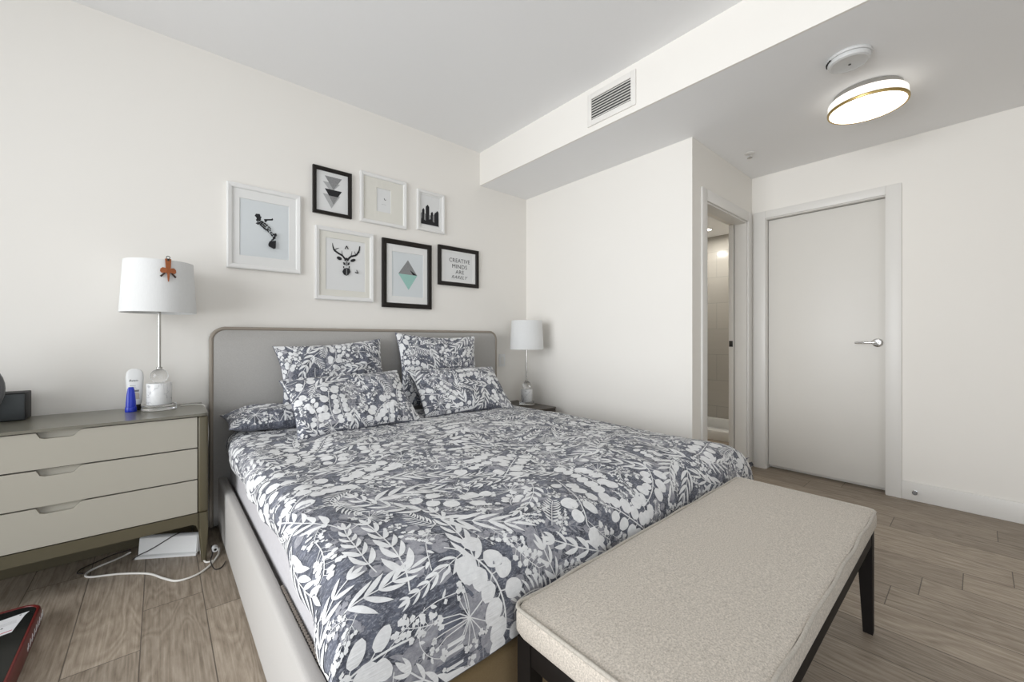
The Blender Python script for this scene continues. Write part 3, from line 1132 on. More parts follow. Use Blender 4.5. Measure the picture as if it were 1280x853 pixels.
    def tendril(self, x, y, ang, s, mi):
        P = self.path(x, y, ang, 0.30 * s, self.rnd.uniform(-2.2, 2.2), 18)
        self.stem([(a, b) for a, b, c in P], 0.003 * s, mi)
        for i in range(4, 18, 3):
            self.leaf(P[i][0], P[i][1], P[i][2] + self.rnd.choice((-1, 1)) * .8, .030 * s, .012 * s, mi, .3)

    def cells(self, v0, f0):
        x0, x1, y0, y1 = self.box
        P = np.array(self.v[v0:])
        # sample the faces, not only the vertices
        F = np.array(self.f[f0:]) - v0
        S = np.concatenate([P, P[F].mean(1), (P[F[:, 0]] + P[F[:, 1]]) / 2, (P[F[:, 1]] + P[F[:, 2]]) / 2])
        ok = (S[:, 0] > x0) & (S[:, 0] < x1) & (S[:, 1] > y0) & (S[:, 1] < y1)
        inside = ok.mean()
        S = S[ok]
        return ((S[:, 1] - y0) / self.res).astype(int), ((S[:, 0] - x0) / self.res).astype(int), inside

    def fill(self, tries, kinds, smin, smax, mi, limit, mark=True):
        x0, x1, y0, y1 = self.box
        R = self.rnd
        for _ in range(tries):
            v0, f0 = len(self.v), len(self.f)
            k = R.choice(kinds)
            getattr(self, k)(R.uniform(x0 - .08, x1 + .08), R.uniform(y0 - .08, y1 + .08), R.uniform(0, 6.283), R.uniform(smin, smax), mi)
            r, c, inside = self.cells(v0, f0)
            bad = inside < 0.12 or self.occ[r, c].mean() > limit
            if bad:
                del self.v[v0:]
                del self.f[f0:]
                del self.m[f0:]
            elif mark:
                self.occ[r, c] = True

    def trim(self, margin):
        """cut at the cloth's edge: pieces outside go, pieces across it end at the hem"""
        x0, x1, y0, y1 = self.box
        V = np.array(self.v)
        out = (V[:, 0] < x0) | (V[:, 0] > x1) | (V[:, 1] < y0) | (V[:, 1] > y1)
        keep = [i for i, f in enumerate(self.f) if not out[list(f)].all()]
        self.f = [self.f[i] for i in keep]
        self.m = [self.m[i] for i in keep]
        used = np.zeros(len(V), bool)
        for f in self.f:
            used[list(f)] = True
        new = np.cumsum(used) - 1
        self.f = [tuple(int(new[i]) for i in f) for f in self.f]
        V = V[used]
        V[:, 0] = np.clip(V[:, 0], x0 + margin, x1 - margin)
        V[:, 1] = np.clip(V[:, 1], y0 + margin, y1 - margin)
        return V


def print_pattern(x0, x1, y0, y1, seed, dens=1.0, s=1.0):
    mo = Motifs(x0, x1, y0, y1, seed)
    area = (x1 - x0) * (y1 - y0)
    n = int(area * 130 * dens)
    mo.fill(int(n * 0.5), ['branch', 'cluster', 'eucalyptus'], .6 * s, .9 * s, 1, 0.5, mark=False)
    mo.fill(n * 2, ['palm', 'eucalyptus', 'umbel', 'branch', 'eucalyptus'], .85 * s, 1.12 * s, 2, 0.10)
    mo.fill(n * 4, ['branch', 'cluster', 'cluster', 'eucalyptus', 'palm', 'umbel', 'fern'], .65 * s, .9 * s, 2, 0.18)
    mo.fill(n * 6, ['cluster', 'tendril', 'cluster', 'eucalyptus', 'palm', 'umbel'], .5 * s, .75 * s, 2, 0.25)
    mo.fill(n * 7, ['cluster', 'tendril', 'cluster', 'branch'], .35 * s, .6 * s, 2, 0.32)
    return mo


def vnoise(x, y, seed):
    """smooth value noise, vectorised"""
    x, y = np.asarray(x, float), np.asarray(y, float)
    xi, yi = np.floor(x).astype(int), np.floor(y).astype(int)
    fx, fy = x - xi, y - yi
    fx, fy = fx * fx * (3 - 2 * fx), fy * fy * (3 - 2 * fy)
    def h(i, j):
        n = np.sin(i * 127.1 + j * 311.7 + seed * 74.7) * 43758.5453
        return n - np.floor(n)
    a, b, c, d = h(xi, yi), h(xi + 1, yi), h(xi, yi + 1), h(xi + 1, yi + 1)
    return (a * (1 - fx) + b * fx) * (1 - fy) + (c * (1 - fx) + d * fx) * fy - 0.5


def printed_mesh(name, surf, back, a0, a1, b0, b1, na, nb, mo, mats, thick_edge=True):
    """grid of surf(a, b) with its underside back(a, b), plus the printed motifs laid on the face"""
    A, B = np.meshgrid(np.linspace(a0, a1, na), np.linspace(b0, b1, nb))
    P = surf(A.ravel(), B.ravel())
    Q = back(A.ravel(), B.ravel())
    verts = [P, Q]
    uv = [np.stack([A.ravel(), B.ravel()], 1)] * 2
    faces, fm = [], []
    n0 = na * nb
    for j in range(nb - 1):
        for i in range(na - 1):
            k = j * na + i
            faces.append((k, k + 1, k + na + 1, k + na)); fm.append(0)
            faces.append((n0 + k, n0 + k + na, n0 + k + na + 1, n0 + k + 1)); fm.append(0)
    rim = [i for i in range(na)] + [j * na + na - 1 for j in range(1, nb)] + [(nb - 1) * na + i for i in range(na - 2, -1, -1)] + [j * na for j in range(nb - 2, 0, -1)]
    for k in range(len(rim)):
        a, b = rim[k], rim[(k + 1) % len(rim)]
        faces.append((a, n0 + a, n0 + b, b)); fm.append(0)
    base = 2 * n0
    mv = mo.trim(0.003)
    e = 1e-3
    p = surf(mv[:, 0], mv[:, 1])
    da = surf(mv[:, 0] + e, mv[:, 1]) - surf(mv[:, 0] - e, mv[:, 1])
    db = surf(mv[:, 0], mv[:, 1] + e) - surf(mv[:, 0], mv[:, 1] - e)
    n = np.cross(da, db)
    n /= np.linalg.norm(n, axis=1)[:, None] + 1e-12
    lift = np.full(len(mv), 0.0016)
    for f, m in zip(mo.f, mo.m):
        if m == 1:
            lift[list(f)] = 0.0009
    p = p + n * lift[:, None]
    verts.append(p)
    uv.append(mv)
    for f, m in zip(mo.f, mo.m):
        faces.append(tuple(base + i for i in f)); fm.append(m)
    V = np.concatenate(verts)
    U = np.concatenate(uv)
    me = bpy.data.meshes.new(name)
    me.from_pydata(V.tolist(), [], faces)
    me.polygons.foreach_set('material_index', fm)
    lay = me.uv_layers.new(name='cloth')
    li = np.empty(len(me.loops), int)
    me.loops.foreach_get('vertex_index', li)
    lay.data.foreach_set('uv', U[li].ravel())
    me.polygons.foreach_set('use_smooth', [True] * len(me.polygons))
    for m in mats:
        me.materials.append(m)
    me.update()
    o = bpy.data.objects.new(name, me)
    C.objects.link(o)
    return o


PRINT = [M['print_ground'], M['print_mid'], M['print_white']]

# ------------------------------------------------------------------ bed
bed = thing('bed', 'upholstered stone grey double bed with tall rounded headboard', 'bed', (1.25, 1.83, 0))
hx0, hx1, hz1 = .213, 2.281, 1.150
out = rounded_rect(hx0, hx1, 0.02, hz1, .075, 10, (0, 0, 1, 1))
inn = rounded_rect(hx0 + .016, hx1 - .016, 0.036, hz1 - .016, .060, 10, (0, 0, 1, 1))
bm = NB()
extrude_poly(bm, out, lambda a, b, d: (a, d, b), 2.842, 2.904)
hb = obj('headboard', bm, M['head_fabric'], bed)
bm = NB()
inn2 = rounded_rect(hx0 + .034, hx1 - .034, 0.05, hz1 - .034, .046, 10, (0, 0, 1, 1))
L0 = [bm.verts.new((a, 2.8425, b)) for a, b in inn]
L1 = [bm.verts.new((a, 2.832, b)) for a, b in inn]
L2 = [bm.verts.new((a, 2.824, b)) for a, b in inn2]
for A, B in ((L0, L1), (L1, L2)):
    for k in range(len(A)):
        bm.faces.new((A[k], A[(k + 1) % len(A)], B[(k + 1) % len(A)], B[k]))
bm.faces.new(L2)
obj('headboard_cushion', bm, M['head_fabric'], hb, 60)
bm = NB()
rim = rounded_rect(hx0 + .008, hx1 - .008, 0.02, hz1 - .008, .068, 10, (0, 0, 1, 1))
seq = rim[1:] + rim[:1]
tube(bm, [(a, 2.836, b) for a, b in seq], .0105, 8)
obj('headboard_piping', bm, M['head_trim'], hb, 60)['label'] = 'taupe piped edge of the headboard'
for s, (x0, x1) in enumerate(((.250, .292), (2.226, 2.262))):
    bm = NB(); bx(bm, x0, x1, .765, 2.823, .012, .300 if s == 0 else .295, .014, 3)
    obj('side_rail', bm, M['bed_fabric'], bed, 50)
bm = NB(); bx(bm, .293, 2.225, .765, .805, .012, .318, .012, 3)
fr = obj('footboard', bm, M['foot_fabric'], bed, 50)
fr['label'] = 'brown taupe foot panel'
bm = NB(); tube(bm, [(.30, .7645, .205), (2.22, .7645, .205)], .0022, 6)
obj('seam', bm, M['head_trim'], fr)
bm = NB(); bx(bm, .293, 2.225, .806, 2.823, .16, .235)
obj('platform', bm, M['bed_fabric'], bed)
for x, y in ((.33, .84), (2.19, .84), (.33, 2.78), (2.19, 2.78)):
    bm = NB(); lathe(bm, x, y, [(0, 0.0), (.022, 0.0), (.028, .16), (0, .16)], 16)
    obj('leg', bm, M['dark_wood'], bed)
# gathered edge of the slip cover tucked inside the left rail
bm = NB()
rows = []
for k in range(121):
    y = 1.02 + k * .0036
    w = .0022 * math.cos(k * math.pi / 2)
    rows.append([bm.verts.new((.2895 + w * .5, y, .2985 + w * .3)), bm.verts.new((.2965 + w, y, .297 + w)), bm.verts.new((.299 + w * .5, y, .284)), bm.verts.new((.2985, y, .262))])
for A, B in zip(rows, rows[1:]):
    for k in range(3):
        bm.faces.new((A[k], A[k + 1], B[k + 1], B[k]))
obj('gathered_edge', bm, M['head_trim'], bed, 80)

bm = NB(); bx(bm, .304, 2.214, .812, 2.818, .236, .538, .05, 4)
mt = base_origin(obj('mattress', bm, M['sheet'], None, 60))
tag(mt, 'thick mattress in a pale pinkish fitted sheet showing beside the left bed rail', 'mattress')

# duvet: profile across the bed, profile along the bed
PX = np.array([(.276, .128), (.266, .095), (.265, .062), (.276, .030), (.305, .009), (.345, .001), (.40, 0), (.48, 0), (.65, 0), (.95, 0), (1.55, 0), (1.85, 0), (2.0, .008), (2.08, .016), (2.14, .025), (2.20, .042), (2.25, .072), (2.282, .115), (2.298, .17), (2.306, .225)])
PY = np.array([(2.62, .0), (2.1, 0), (1.6, 0), (1.25, 0), (1.08, 0), (.98, 0), (.90, .003), (.835, .014), (.79, .040), (.765, .080), (.752, .13), (.746, .18), (.743, .225)])
def arclen(P):
    return np.concatenate([[0], np.cumsum(np.linalg.norm(np.diff(P, axis=0), axis=1))])
def refine(P, n=10):
    Q = np.array(catmull([tuple(p) for p in P], n))
    return Q
PXr, PYr = refine(PX), refine(PY)
SX, SY = arclen(PXr), arclen(PYr)
DW, DL = SX[-1], SY[-1]
DZ0 = 0.578
def duvet_raw(a, b):
    """a: cloth distance from the left hem; b: cloth distance from the foot hem"""
    x = np.interp(a, SX, PXr[:, 0]); dx = np.interp(a, SX, PXr[:, 1])
    y = np.interp(DL - b, SY, PYr[:, 0]); dy = np.interp(DL - b, SY, PYr[:, 1])
    dx, dy = np.maximum(dx, 0), np.maximum(dy, 0)
    drop = (dx ** 1.6 + dy ** 1.6) ** (1 / 1.6)
    hang = np.clip(drop / .12, 0, 1)
    flat = 1 - hang
    puff = .022 * vnoise(x * 2.6, y * 2.6, 1) + .012 * vnoise(x * 6 + 3, y * 6, 2) + .006 * vnoise(x * 14, y * 22, 3) + .0022 * vnoise(x * 22, y * 90, 4)
    z = DZ0 - drop + puff * (0.35 + .65 * flat)
    fold = .010 * hang * (np.sin(y * 17 + 1.3 * np.sin(y * 7)) * (dx > dy) + np.sin(x * 15 + 1.5 * np.sin(x * 6)) * (dy >= dx))
    side = np.where(x < 1.2, -1.0, 1.0)
    x = x + np.where(dx > dy, fold * side * .8, 0)
    y = y - np.where(dy >= dx, fold * .6, 0) * .9
    x = x - .035 * hang * np.clip((1.25 - y) / .45, 0, 1) * (x < .5)
    z = z + .010 * hang * vnoise(x * 5 + y * 5, y * 5, 9)
    return np.stack([x, y, z], 1)
def duvet_under(a, b):
    e = 2e-3
    p = duvet_raw(a, b)
    da = duvet_raw(a + e, b) - duvet_raw(a - e, b)
    db = duvet_raw(a, b + e) - duvet_raw(a, b - e)
    n = np.cross(da, db)
    n /= np.linalg.norm(n, axis=1)[:, None] + 1e-12
    edge = np.minimum.reduce([a, DW - a, b, DL - b])
    th = .004 + .016 * np.clip(edge / .05, 0, 1) ** .6
    return p - n * th[:, None]
mo = print_pattern(0.0, DW, 0.0, DL, 11)
duvet = printed_mesh('duvet', duvet_raw, duvet_under, 0, DW, 0, DL, 230, 200, mo, PRINT)
base_origin(duvet)
tag(duvet, 'slate blue duvet with white leaf and flower print spread over the bed', 'duvet')


# ------------------------------------------------------------------ pillows
def pillow(label, c, yaw, lean, roll, W, H, T, seed, pinch=.05, group=None, sag=0.0):
    """lean: angle of the face back from upright; c: centre"""
    U = Vector((math.cos(yaw), math.sin(yaw), 0))
    back = Vector((-math.sin(yaw), math.cos(yaw), 0))
    V = Vector((0, 0, 1)) * math.cos(lean) + back * math.sin(lean)
    Nn = U.cross(V)
    cr, sr = math.cos(roll), math.sin(roll)
    U2 = U * cr + V * sr
    V2 = -U * sr + V * cr
    c = np.array(c); U2, V2, N_ = np.array(U2), np.array(V2), np.array(Nn)
    def shape(a, b, sgn):
        u, v = np.clip(a / (W / 2), -1, 1), np.clip(b / (H / 2), -1, 1)
        x = a * (1 - pinch * (1 - v ** 2) * u ** 4)
        y = b * (1 - pinch * 1.2 * (1 - u ** 2) * v ** 4)
        t = T / 2 * (np.clip(1 - np.abs(u) ** 2.6, 0, 1) * np.clip(1 - np.abs(v) ** 2.6, 0, 1)) ** .55
        t = t * (1 + .5 * vnoise(u * 1.7 + seed, v * 1.7, seed)) + .004 * sgn * 0
        wr = .012 * vnoise(u * 3.2 + seed * 3, v * 3.2, seed + 5) + .006 * vnoise(u * 9, v * 5 + seed, seed + 8) + .003 * vnoise(u * 30, v * 12, seed + 9)
        ed = np.clip(1 - np.maximum(np.abs(u), np.abs(v)), 0, 1)
        wob = .012 * vnoise(u * 2.1 + 7 * seed, v * 2.1 + seed, seed + 3)
        d = sgn * (t + .0015) + wr * np.clip(ed * 5, 0, 1) * sgn + wob
        p = c + np.outer(x, U2) + np.outer(y, V2) + np.outer(d, N_)
        return p
    mo = print_pattern(-W / 2, W / 2, -H / 2, H / 2, seed * 7 + 3, 1.3, .85)
    o = printed_mesh('pillow', lambda a, b: shape(a, b, 1), lambda a, b: shape(a, b, -1), -W / 2, W / 2, -H / 2, H / 2, 70, 60, mo, PRINT)
    tag(base_origin(o), label, 'pillow', 'printed pillows on the bed')
    return o

D = math.radians
pillow('printed pillow lying flat at the left end behind the upright pillows', (.60, 2.650, .640), D(2), D(84), 0, .68, .31, .12, 21, .04)
pillow('printed pillow propped on the left half of the headboard, behind another', (.860, 2.722, .868), D(2), D(12), D(4), .68, .40, .13, 22, .09)
pillow('printed square pillow propped on the right half of the headboard, behind another', (1.63, 2.715, .845), D(-2), D(13), D(-2), .69, .56, .14, 23, .09)
pillow('printed pillow leaning in front on the left half of the bed', (.86, 2.390, .716), D(2), D(46), D(1.5), .71, .42, .14, 24, .07)
pillow('printed pillow leaning in front on the right half of the bed', (1.655, 2.450, .714), D(-3), D(46), D(-.5), .73, .42, .14, 25, .07)

# ------------------------------------------------------------------ bench
bench = thing('bench', 'long beige upholstered bench with dark tapered legs at the foot of the bed', 'bench', (1.315, .485, 0))
qx0, qx1, qy0, qy1 = .634, 1.997, .246, .722
def seat_z(u, v):
    ed = (1 - abs(u) ** 6) * (1 - abs(v) ** 6)
    return .450 + .012 * max(ed, 0) ** .6 + .006 * (1 - u * u) * (1 - v * v)
bm = NB()
rr = rounded_rect(qx0, qx1, qy0, qy1, .022, 5)
nx_, ny_ = 48, 20
gridv = []
for j in range(ny_ + 1):
    row = []
    for i in range(nx_ + 1):
        u, v = -1 + 2 * i / nx_, -1 + 2 * j / ny_
        u2, v2 = math.copysign(abs(u) ** .8, u), math.copysign(abs(v) ** .8, v)
        x = (qx0 + qx1) / 2 + u2 * ((qx1 - qx0) / 2 - .004)
        y = (qy0 + qy1) / 2 + v2 * ((qy1 - qy0) / 2 - .004)
        # round the corners in plan
        cxn, cyn = (qx1 - qx0) / 2 - .026, (qy1 - qy0) / 2 - .026
        ox, oy = abs(x - (qx0 + qx1) / 2) - cxn, abs(y - (qy0 + qy1) / 2) - cyn
        if ox > 0 and oy > 0:
            l = math.hypot(ox, oy)
            m = max(ox, oy)
            x = (qx0 + qx1) / 2 + math.copysign(cxn + ox * m / l, u)
            y = (qy0 + qy1) / 2 + math.copysign(cyn + oy * m / l, v)
        row.append(bm.verts.new((x, y, seat_z(u2, v2))))
    gridv.append(row)
for j in range(ny_):
    for i in range(nx_):
        bm.faces.new((gridv[j][i], gridv[j][i + 1], gridv[j + 1][i + 1], gridv[j + 1][i]))
# side band
lo = rounded_rect(qx0 + .002, qx1 - .002, qy0 + .002, qy1 - .002, .024, 5)
levels = [(0, .449), (-.004, .435), (-.004, .400), (.004, .384), (.02, .382)]
loops = []
for off, z in levels:
    loops.append([bm.verts.new((x, y, z)) for x, y in rounded_rect(qx0 + .001 + off, qx1 - .001 - off, qy0 + .001 + off, qy1 - .001 - off, .024, 5)])
for A, B in zip(loops, loops[1:]):
    for k in range(len(A)):
        bm.faces.new((A[k], A[(k + 1) % len(A)], B[(k + 1) % len(A)], B[k]))
bm.faces.new(loops[-1])
seat = obj('seat', bm, M['bench'], bench, 50)
bm = NB()
pp = rounded_rect(qx0, qx1, qy0, qy1, .024, 6)
pp2 = []
for k in range(len(pp)):
    a, b = pp[k], pp[(k + 1) % len(pp)]
    n = max(1, int(math.hypot(b[0] - a[0], b[1] - a[1]) / .03))
    for i in range(n):
        pp2.append((a[0] + (b[0] - a[0]) * i / n, a[1] + (b[1] - a[1]) * i / n))
tube(bm, [(x, y + .0018 * math.sin(x * 23), .4495 + .0012 * math.sin(x * 31)) for x, y in pp2], .0048, 8, closed=True)
obj('piping', bm, M['bench_pipe'], seat, 60)
bm = NB()
bx(bm, qx0 + .048, qx1 - .048, qy0 + .008, qy0 + .030, .330, .3815, .002)
bx(bm, qx0 + .048, qx1 - .048, qy1 - .030, qy1 - .008, .330, .3815, .002)
bx(bm, qx0 + .008, qx0 + .030, qy0 + .048, qy1 - .048, .330, .3815, .002)
bx(bm, qx1 - .030, qx1 - .008, qy0 + .048, qy1 - .048, .330, .3815, .002)
obj('apron', bm, M['dark_wood'], bench)
for sx in (0, 1):
    for sy in (0, 1):
        ox = qx0 + .006 if sx == 0 else qx1 - .006
        oy = qy0 + .006 if sy == 0 else qy1 - .006
        ax, ay = (1 if sx == 0 else -1), (1 if sy == 0 else -1)
        bm = NB()
        lv = []
        for z, w in ((0.0, .028), (.30, .043), (.3815, .043)):
            lv.append([bm.verts.new((ox + ax * p * w, oy + ay * q * w, z)) for p, q in ((0, 0), (1, 0), (1, 1), (0, 1))])
        for A, B in zip(lv, lv[1:]):
            for k in range(4):
                bm.faces.new((A[k], A[(k + 1) % 4], B[(k + 1) % 4], B[k]))
        bm.faces.new(lv[0]); bm.faces.new(lv[-1])
        obj('leg', bm, M['dark_wood'], bench, 0)

# ------------------------------------------------------------------ chest of drawers on the left
DX0, DX1, DYF, DYB, DZT = -.865, .182, 2.456, 2.896, .722
dr = thing('dresser', 'low chest of three cream drawers in an olive grey frame left of the bed', 'dresser', ((DX0 + DX1) / 2, 2.67, 0))
bm = NB()
rt = [(DX0, DYB), (DX0, DYF + .03)] + [(DX0 + .03 - .03 * math.cos(a), DYF + .03 - .03 * math.sin(a)) for a in np.linspace(0.2, 1.57, 6)] + \
     [(DX1 - .03 + .03 * math.sin(a), DYF + .03 - .03 * math.cos(a)) for a in np.linspace(0, 1.4, 6)] + [(DX1, DYF + .03), (DX1, DYB)]
extrude_poly(bm, rt, lambda a, b, d: (a, b, d), DZT - .012, DZT)
bmesh.ops.bevel(bm, geom=[e for e in bm.edges if abs(e.verts[0].co.z - e.verts[1].co.z) < 1e-6], offset=.003, segments=2, affect='EDGES')
obj('top', bm, M['olive_top'], dr, 40)
for s in (0, 1):
    x0, x1 = ((DX0 + .002, DX0 + .042) if s == 0 else (DX1 - .042, DX1 - .002))
    bm = NB()
    # stile and tapering leg, rounded on its outer front corner
    lv = []
    for z, ins in ((0.0, .014), (.16, .002), (.242, 0.0)):
        i0 = x0 + (ins if s == 1 else ins * .4); i1 = x1 - (ins * .4 if s == 1 else ins)
        lv.append([bm.verts.new(p) for p in ((i0, DYF + .006, z), (i1, DYF + .006, z), (i1, DYF + .05 - ins, z), (i0, DYF + .05 - ins, z))])
    for A, B in zip(lv, lv[1:]):
        for k in range(4):
            bm.faces.new((A[k], A[(k + 1) % 4], B[(k + 1) % 4], B[k]))
    bm.faces.new(lv[0]); bm.faces.new(lv[-1])
    bmesh.ops.bevel(bm, geom=[e for e in bm.edges if abs(e.verts[0].co.z - e.verts[1].co.z) > .05], offset=.008, segments=3, affect='EDGES')
    obj('leg', bm, M['olive'], dr, 40)
    bm = NB(); bx(bm, x0, x1, DYB - .045, DYB, 0.0, .242, .004)
    obj('leg', bm, M['olive'], dr)
    bm = NB(); bx(bm, x0, x1, DYF + .006, DYB, .2435, DZT - .0125, .010, 3)
    obj('side_panel', bm, M['olive'], dr, 40)
# front apron with a rounded opening below
bm = NB()
ap = [(DX0 + .042, .2425), (DX0 + .042, .130), (DX0 + .045, .174), (DX0 + .062, .192), (DX1 - .064, .192), (DX1 - .049, .184), (DX1 - .042, .160), (DX1 - .042, .2425)]
extrude_poly(bm, ap, lambda a, b, d: (a, d, b), DYF + .010, DYF + .030)
obj('apron', bm, M['olive'], dr, 0)
bm = NB(); bx(bm, DX0 + .043, DX1 - .043, DYF + .03, DYB - .002, .2435, DZT - .0125)
obj('carcass', bm, M['recess'], dr)
bm = NB(); bx(bm, DX0 + .046, DX1 - .046, 2.868, 2.880, .004, .2425)  # added olive sheet, stands in for the shaded baseboard under the dresser
obj('shade_backing', bm, M['olive'], dr)
HX0, HX1 = -.372, -.250
for k, (z0, z1) in enumerate(((.5605, .7055), (.4095, .5545), (.2475, .4035))):
    bm = NB()
    n0, n1, dp = HX0, HX1, .026
    notch = [(n1 + .012, z1), (n1, z1 - .004), (n1 - .016, z1 - dp + .003), (n1 - .026, z1 - dp), (n0 + .024, z1 - dp), (n0 + .010, z1 - dp + .005), (n0, z1)]
    poly = [(DX0 + .0445, z0), (DX1 - .0445, z0), (DX1 - .0445, z1)] + notch + [(DX0 + .0445, z1)]
    extrude_poly(bm, poly, lambda a, b, d: (a, d, b), DYF + .008, DYF + .026)
    dw = obj('drawer', bm, M['cream'], dr, 0)
    bm = NB()
    # scooped finger pull behind the notch
    rows = []
    for i in range(7):
        t = i / 6
        rows.append([bm.verts.new((x, DYF + .0265 + .018 * math.sin(t * 1.57) * .15, z1 - dp - .002 + t * (dp + .002))) for x in (n0 - .002, n1 + .014)])
    for A, B in zip(rows, rows[1:]):
        bm.faces.new((A[0], A[1], B[1], B[0]))
    obj('finger_pull', bm, M['cream'], dw, 60)

# ------------------------------------------------------------------ nightstand on the right
NX0, NX1, NYF, NYB, NZ = 2.325, 2.578, 2.372, 2.890, .497
ns = thing('nightstand', 'low dark brown bedside table under the right lamp', 'nightstand', ((NX0 + NX1) / 2, 2.63, 0))
bm = NB()
extrude_poly(bm, rounded_rect(NX0, NX1, NYF, NYB, .025, 6, (0, 1, 0, 0)), lambda a, b, d: (a, b, d), NZ - .014, NZ)
obj('top', bm, M['brown_wood'], ns, 40)
bm = NB(); bx(bm, NX0 + .004, NX1 - .006, NYF + .010, NYB, .20, NZ - .0145, .006)
obj('body', bm, M['brown_wood'], ns)
bm = NB(); bx(bm, NX0 + .02, NX1 - .02, NYF + .0, NYF + .0095, .215, NZ - .03, .002)
obj('drawer', bm, M['brown_wood'], ns)
for x in (NX0 + .02, NX1 - .02):
    for y in (NYF + .03, NYB - .03):
        bm = NB(); lathe(bm, x, y, [(0, 0), (.010, 0), (.016, .1995), (0, .1995)], 14)
        obj('leg', bm, M['brown_wood'], ns)

# ------------------------------------------------------------------ table lamps
LX, LY, LZ = 0.0, 2.735, DZT
lamp = thing('table_lamp', 'tall table lamp on the dresser with rust ornament on its white shade', 'lamp', (LX, LY, LZ), 'matching bedside lamps')
bm = NB(); lathe(bm, LX, LY, [(0, LZ + .0008), (.066, LZ + .0008), (.069, LZ + .003), (.069, LZ + .026), (.066, LZ + .029), (0, LZ + .029)], 40)
obj('acrylic_base', bm, M['acrylic'], lamp)['label'] = 'clear round acrylic foot'
bm = NB(); lathe(bm, LX, LY, [(0, LZ + .0295), (.049, LZ + .0295), (.050, LZ + .031), (.050, LZ + .134), (.049, LZ + .136), (0, LZ + .136)], 40)
obj('marble_block', bm, M['marble'], lamp)['label'] = 'white veined marble cylinder'
bm = NB()
lathe(bm, LX, LY, [(0, LZ + .1365)] + [(.036 * math.sin(t), LZ + .1725 - .036 * math.cos(t)) for t in np.linspace(.2, 2.94, 18)] + [(0, LZ + .2085)], 32)
obj('glass_ball', bm, M['glass_ball'], lamp, 60)
bm = NB()
lathe(bm, LX, LY, [(0, LZ + .209), (.012, LZ + .209), (.012, LZ + .216), (.0065, LZ + .218), (.0065, LZ + .500), (.012, LZ + .502), (.012, LZ + .540), (.004, LZ + .542), (.004, LZ + .735), (.008, LZ + .738), (.008, LZ + .748), (0, LZ + .750)], 20)
obj('pole', bm, M['nickel'], lamp, 40)
bm = NB()
zb, zt, rb, rt_ = LZ + .492, LZ + .748, .150, .136
lathe(bm, LX, LY, [(rb, zb), (rb + .0005, zb + .004), (rt_ + .0005, zt - .004), (rt_, zt), (rt_ - .003, zt), (rb - .003, zb)], 64, closed=True)
sh = obj('lamp_shade', bm, M['shade'], lamp, 60)
bm = NB()
for k in range(3):
    a = k * 2.094 + .4
    tube(bm, [(LX + .005 * math.cos(a), LY + .005 * math.sin(a), LZ + .737), (LX + (rt_ - .004) * math.cos(a), LY + (rt_ - .004) * math.sin(a), LZ + .740)], .0016, 6)
obj('shade_spider', bm, M['nickel'], sh)
lamp2 = dup(lamp, (2.475, 2.645, NZ), 'table lamp with plain white shade on the right nightstand')

# rust ornament clipped over the front of the left shade
va = math.atan2(-LY, .06)
def on_shade(u, z, d=0.0):
    """u: distance around the shade from the clip's middle"""
    f = (z - zb) / (zt - zb)
    r = rb + (rt_ - rb) * f + .0035 + d
    a = va + .21 + u / r
    return (LX + r * math.cos(a), LY + r * math.sin(a), z)
orn = thing('lamp_ornament', 'rust leather shamrock shaped ornament clipped to the left lamp shade', 'ornament', on_shade(0, zt - .12))
def shade_patch(bm, pts, th=.003, mi=0):
    extrude_poly(bm, pts, lambda a, b, d: on_shade(a, zt - b, d), 0.0005, th, mi)
bm = NB()
shade_patch(bm, [(-.012, -.004), (.012, -.004), (.009, .050), (-.009, .050)])
obj('strap', bm, M['rust'], orn, 0)
for s in (-1, 1):
    bm = NB()
    pts = [(s * .002, .072), (s * .004, .048), (s * .012, .042), (s * .022, .040), (s * .030, .048), (s * .031, .060), (s * .025, .068), (s * .016, .066), (s * .008, .064)]
    shade_patch(bm, pts if s > 0 else pts[::-1], .0045)
    lobe = obj('lobe', bm, M['rust'], orn, 0)
    bm = NB()
    pts = [(s * .010, .068), (s * .015, .063), (s * .032, .082), (s * .027, .088)]
    shade_patch(bm, pts if s > 0 else pts[::-1], .004)
    obj('tip', bm, M['dark_tip'], lobe, 0)['label'] = 'dark brown slanted tip'
bm = NB(); shade_patch(bm, [(-.005, .050), (.005, .050), (.004, .085), (.001, .108), (-.002, .108), (-.004, .085)], .005)
obj('tail', bm, M['rust'], orn, 0)
bm = NB()
c_ = Vector(on_shade(0, zt + .010, .002))
tube(bm, [c_ + Vector((.007 * math.cos(t), 0, .007 * math.sin(t))) for t in np.linspace(0, 2 * math.pi, 16, endpoint=False)], .0016, 6, closed=True)
tube(bm, [on_shade(0, zt + .004, .002), on_shade(0, zt - .006, .002)], .004, 8)
obj('metal_ring', bm, M['black_metal'], orn)['label'] = 'dark metal hook on top'

# ------------------------------------------------------------------ things on the dresser
TZ = DZT + .0008
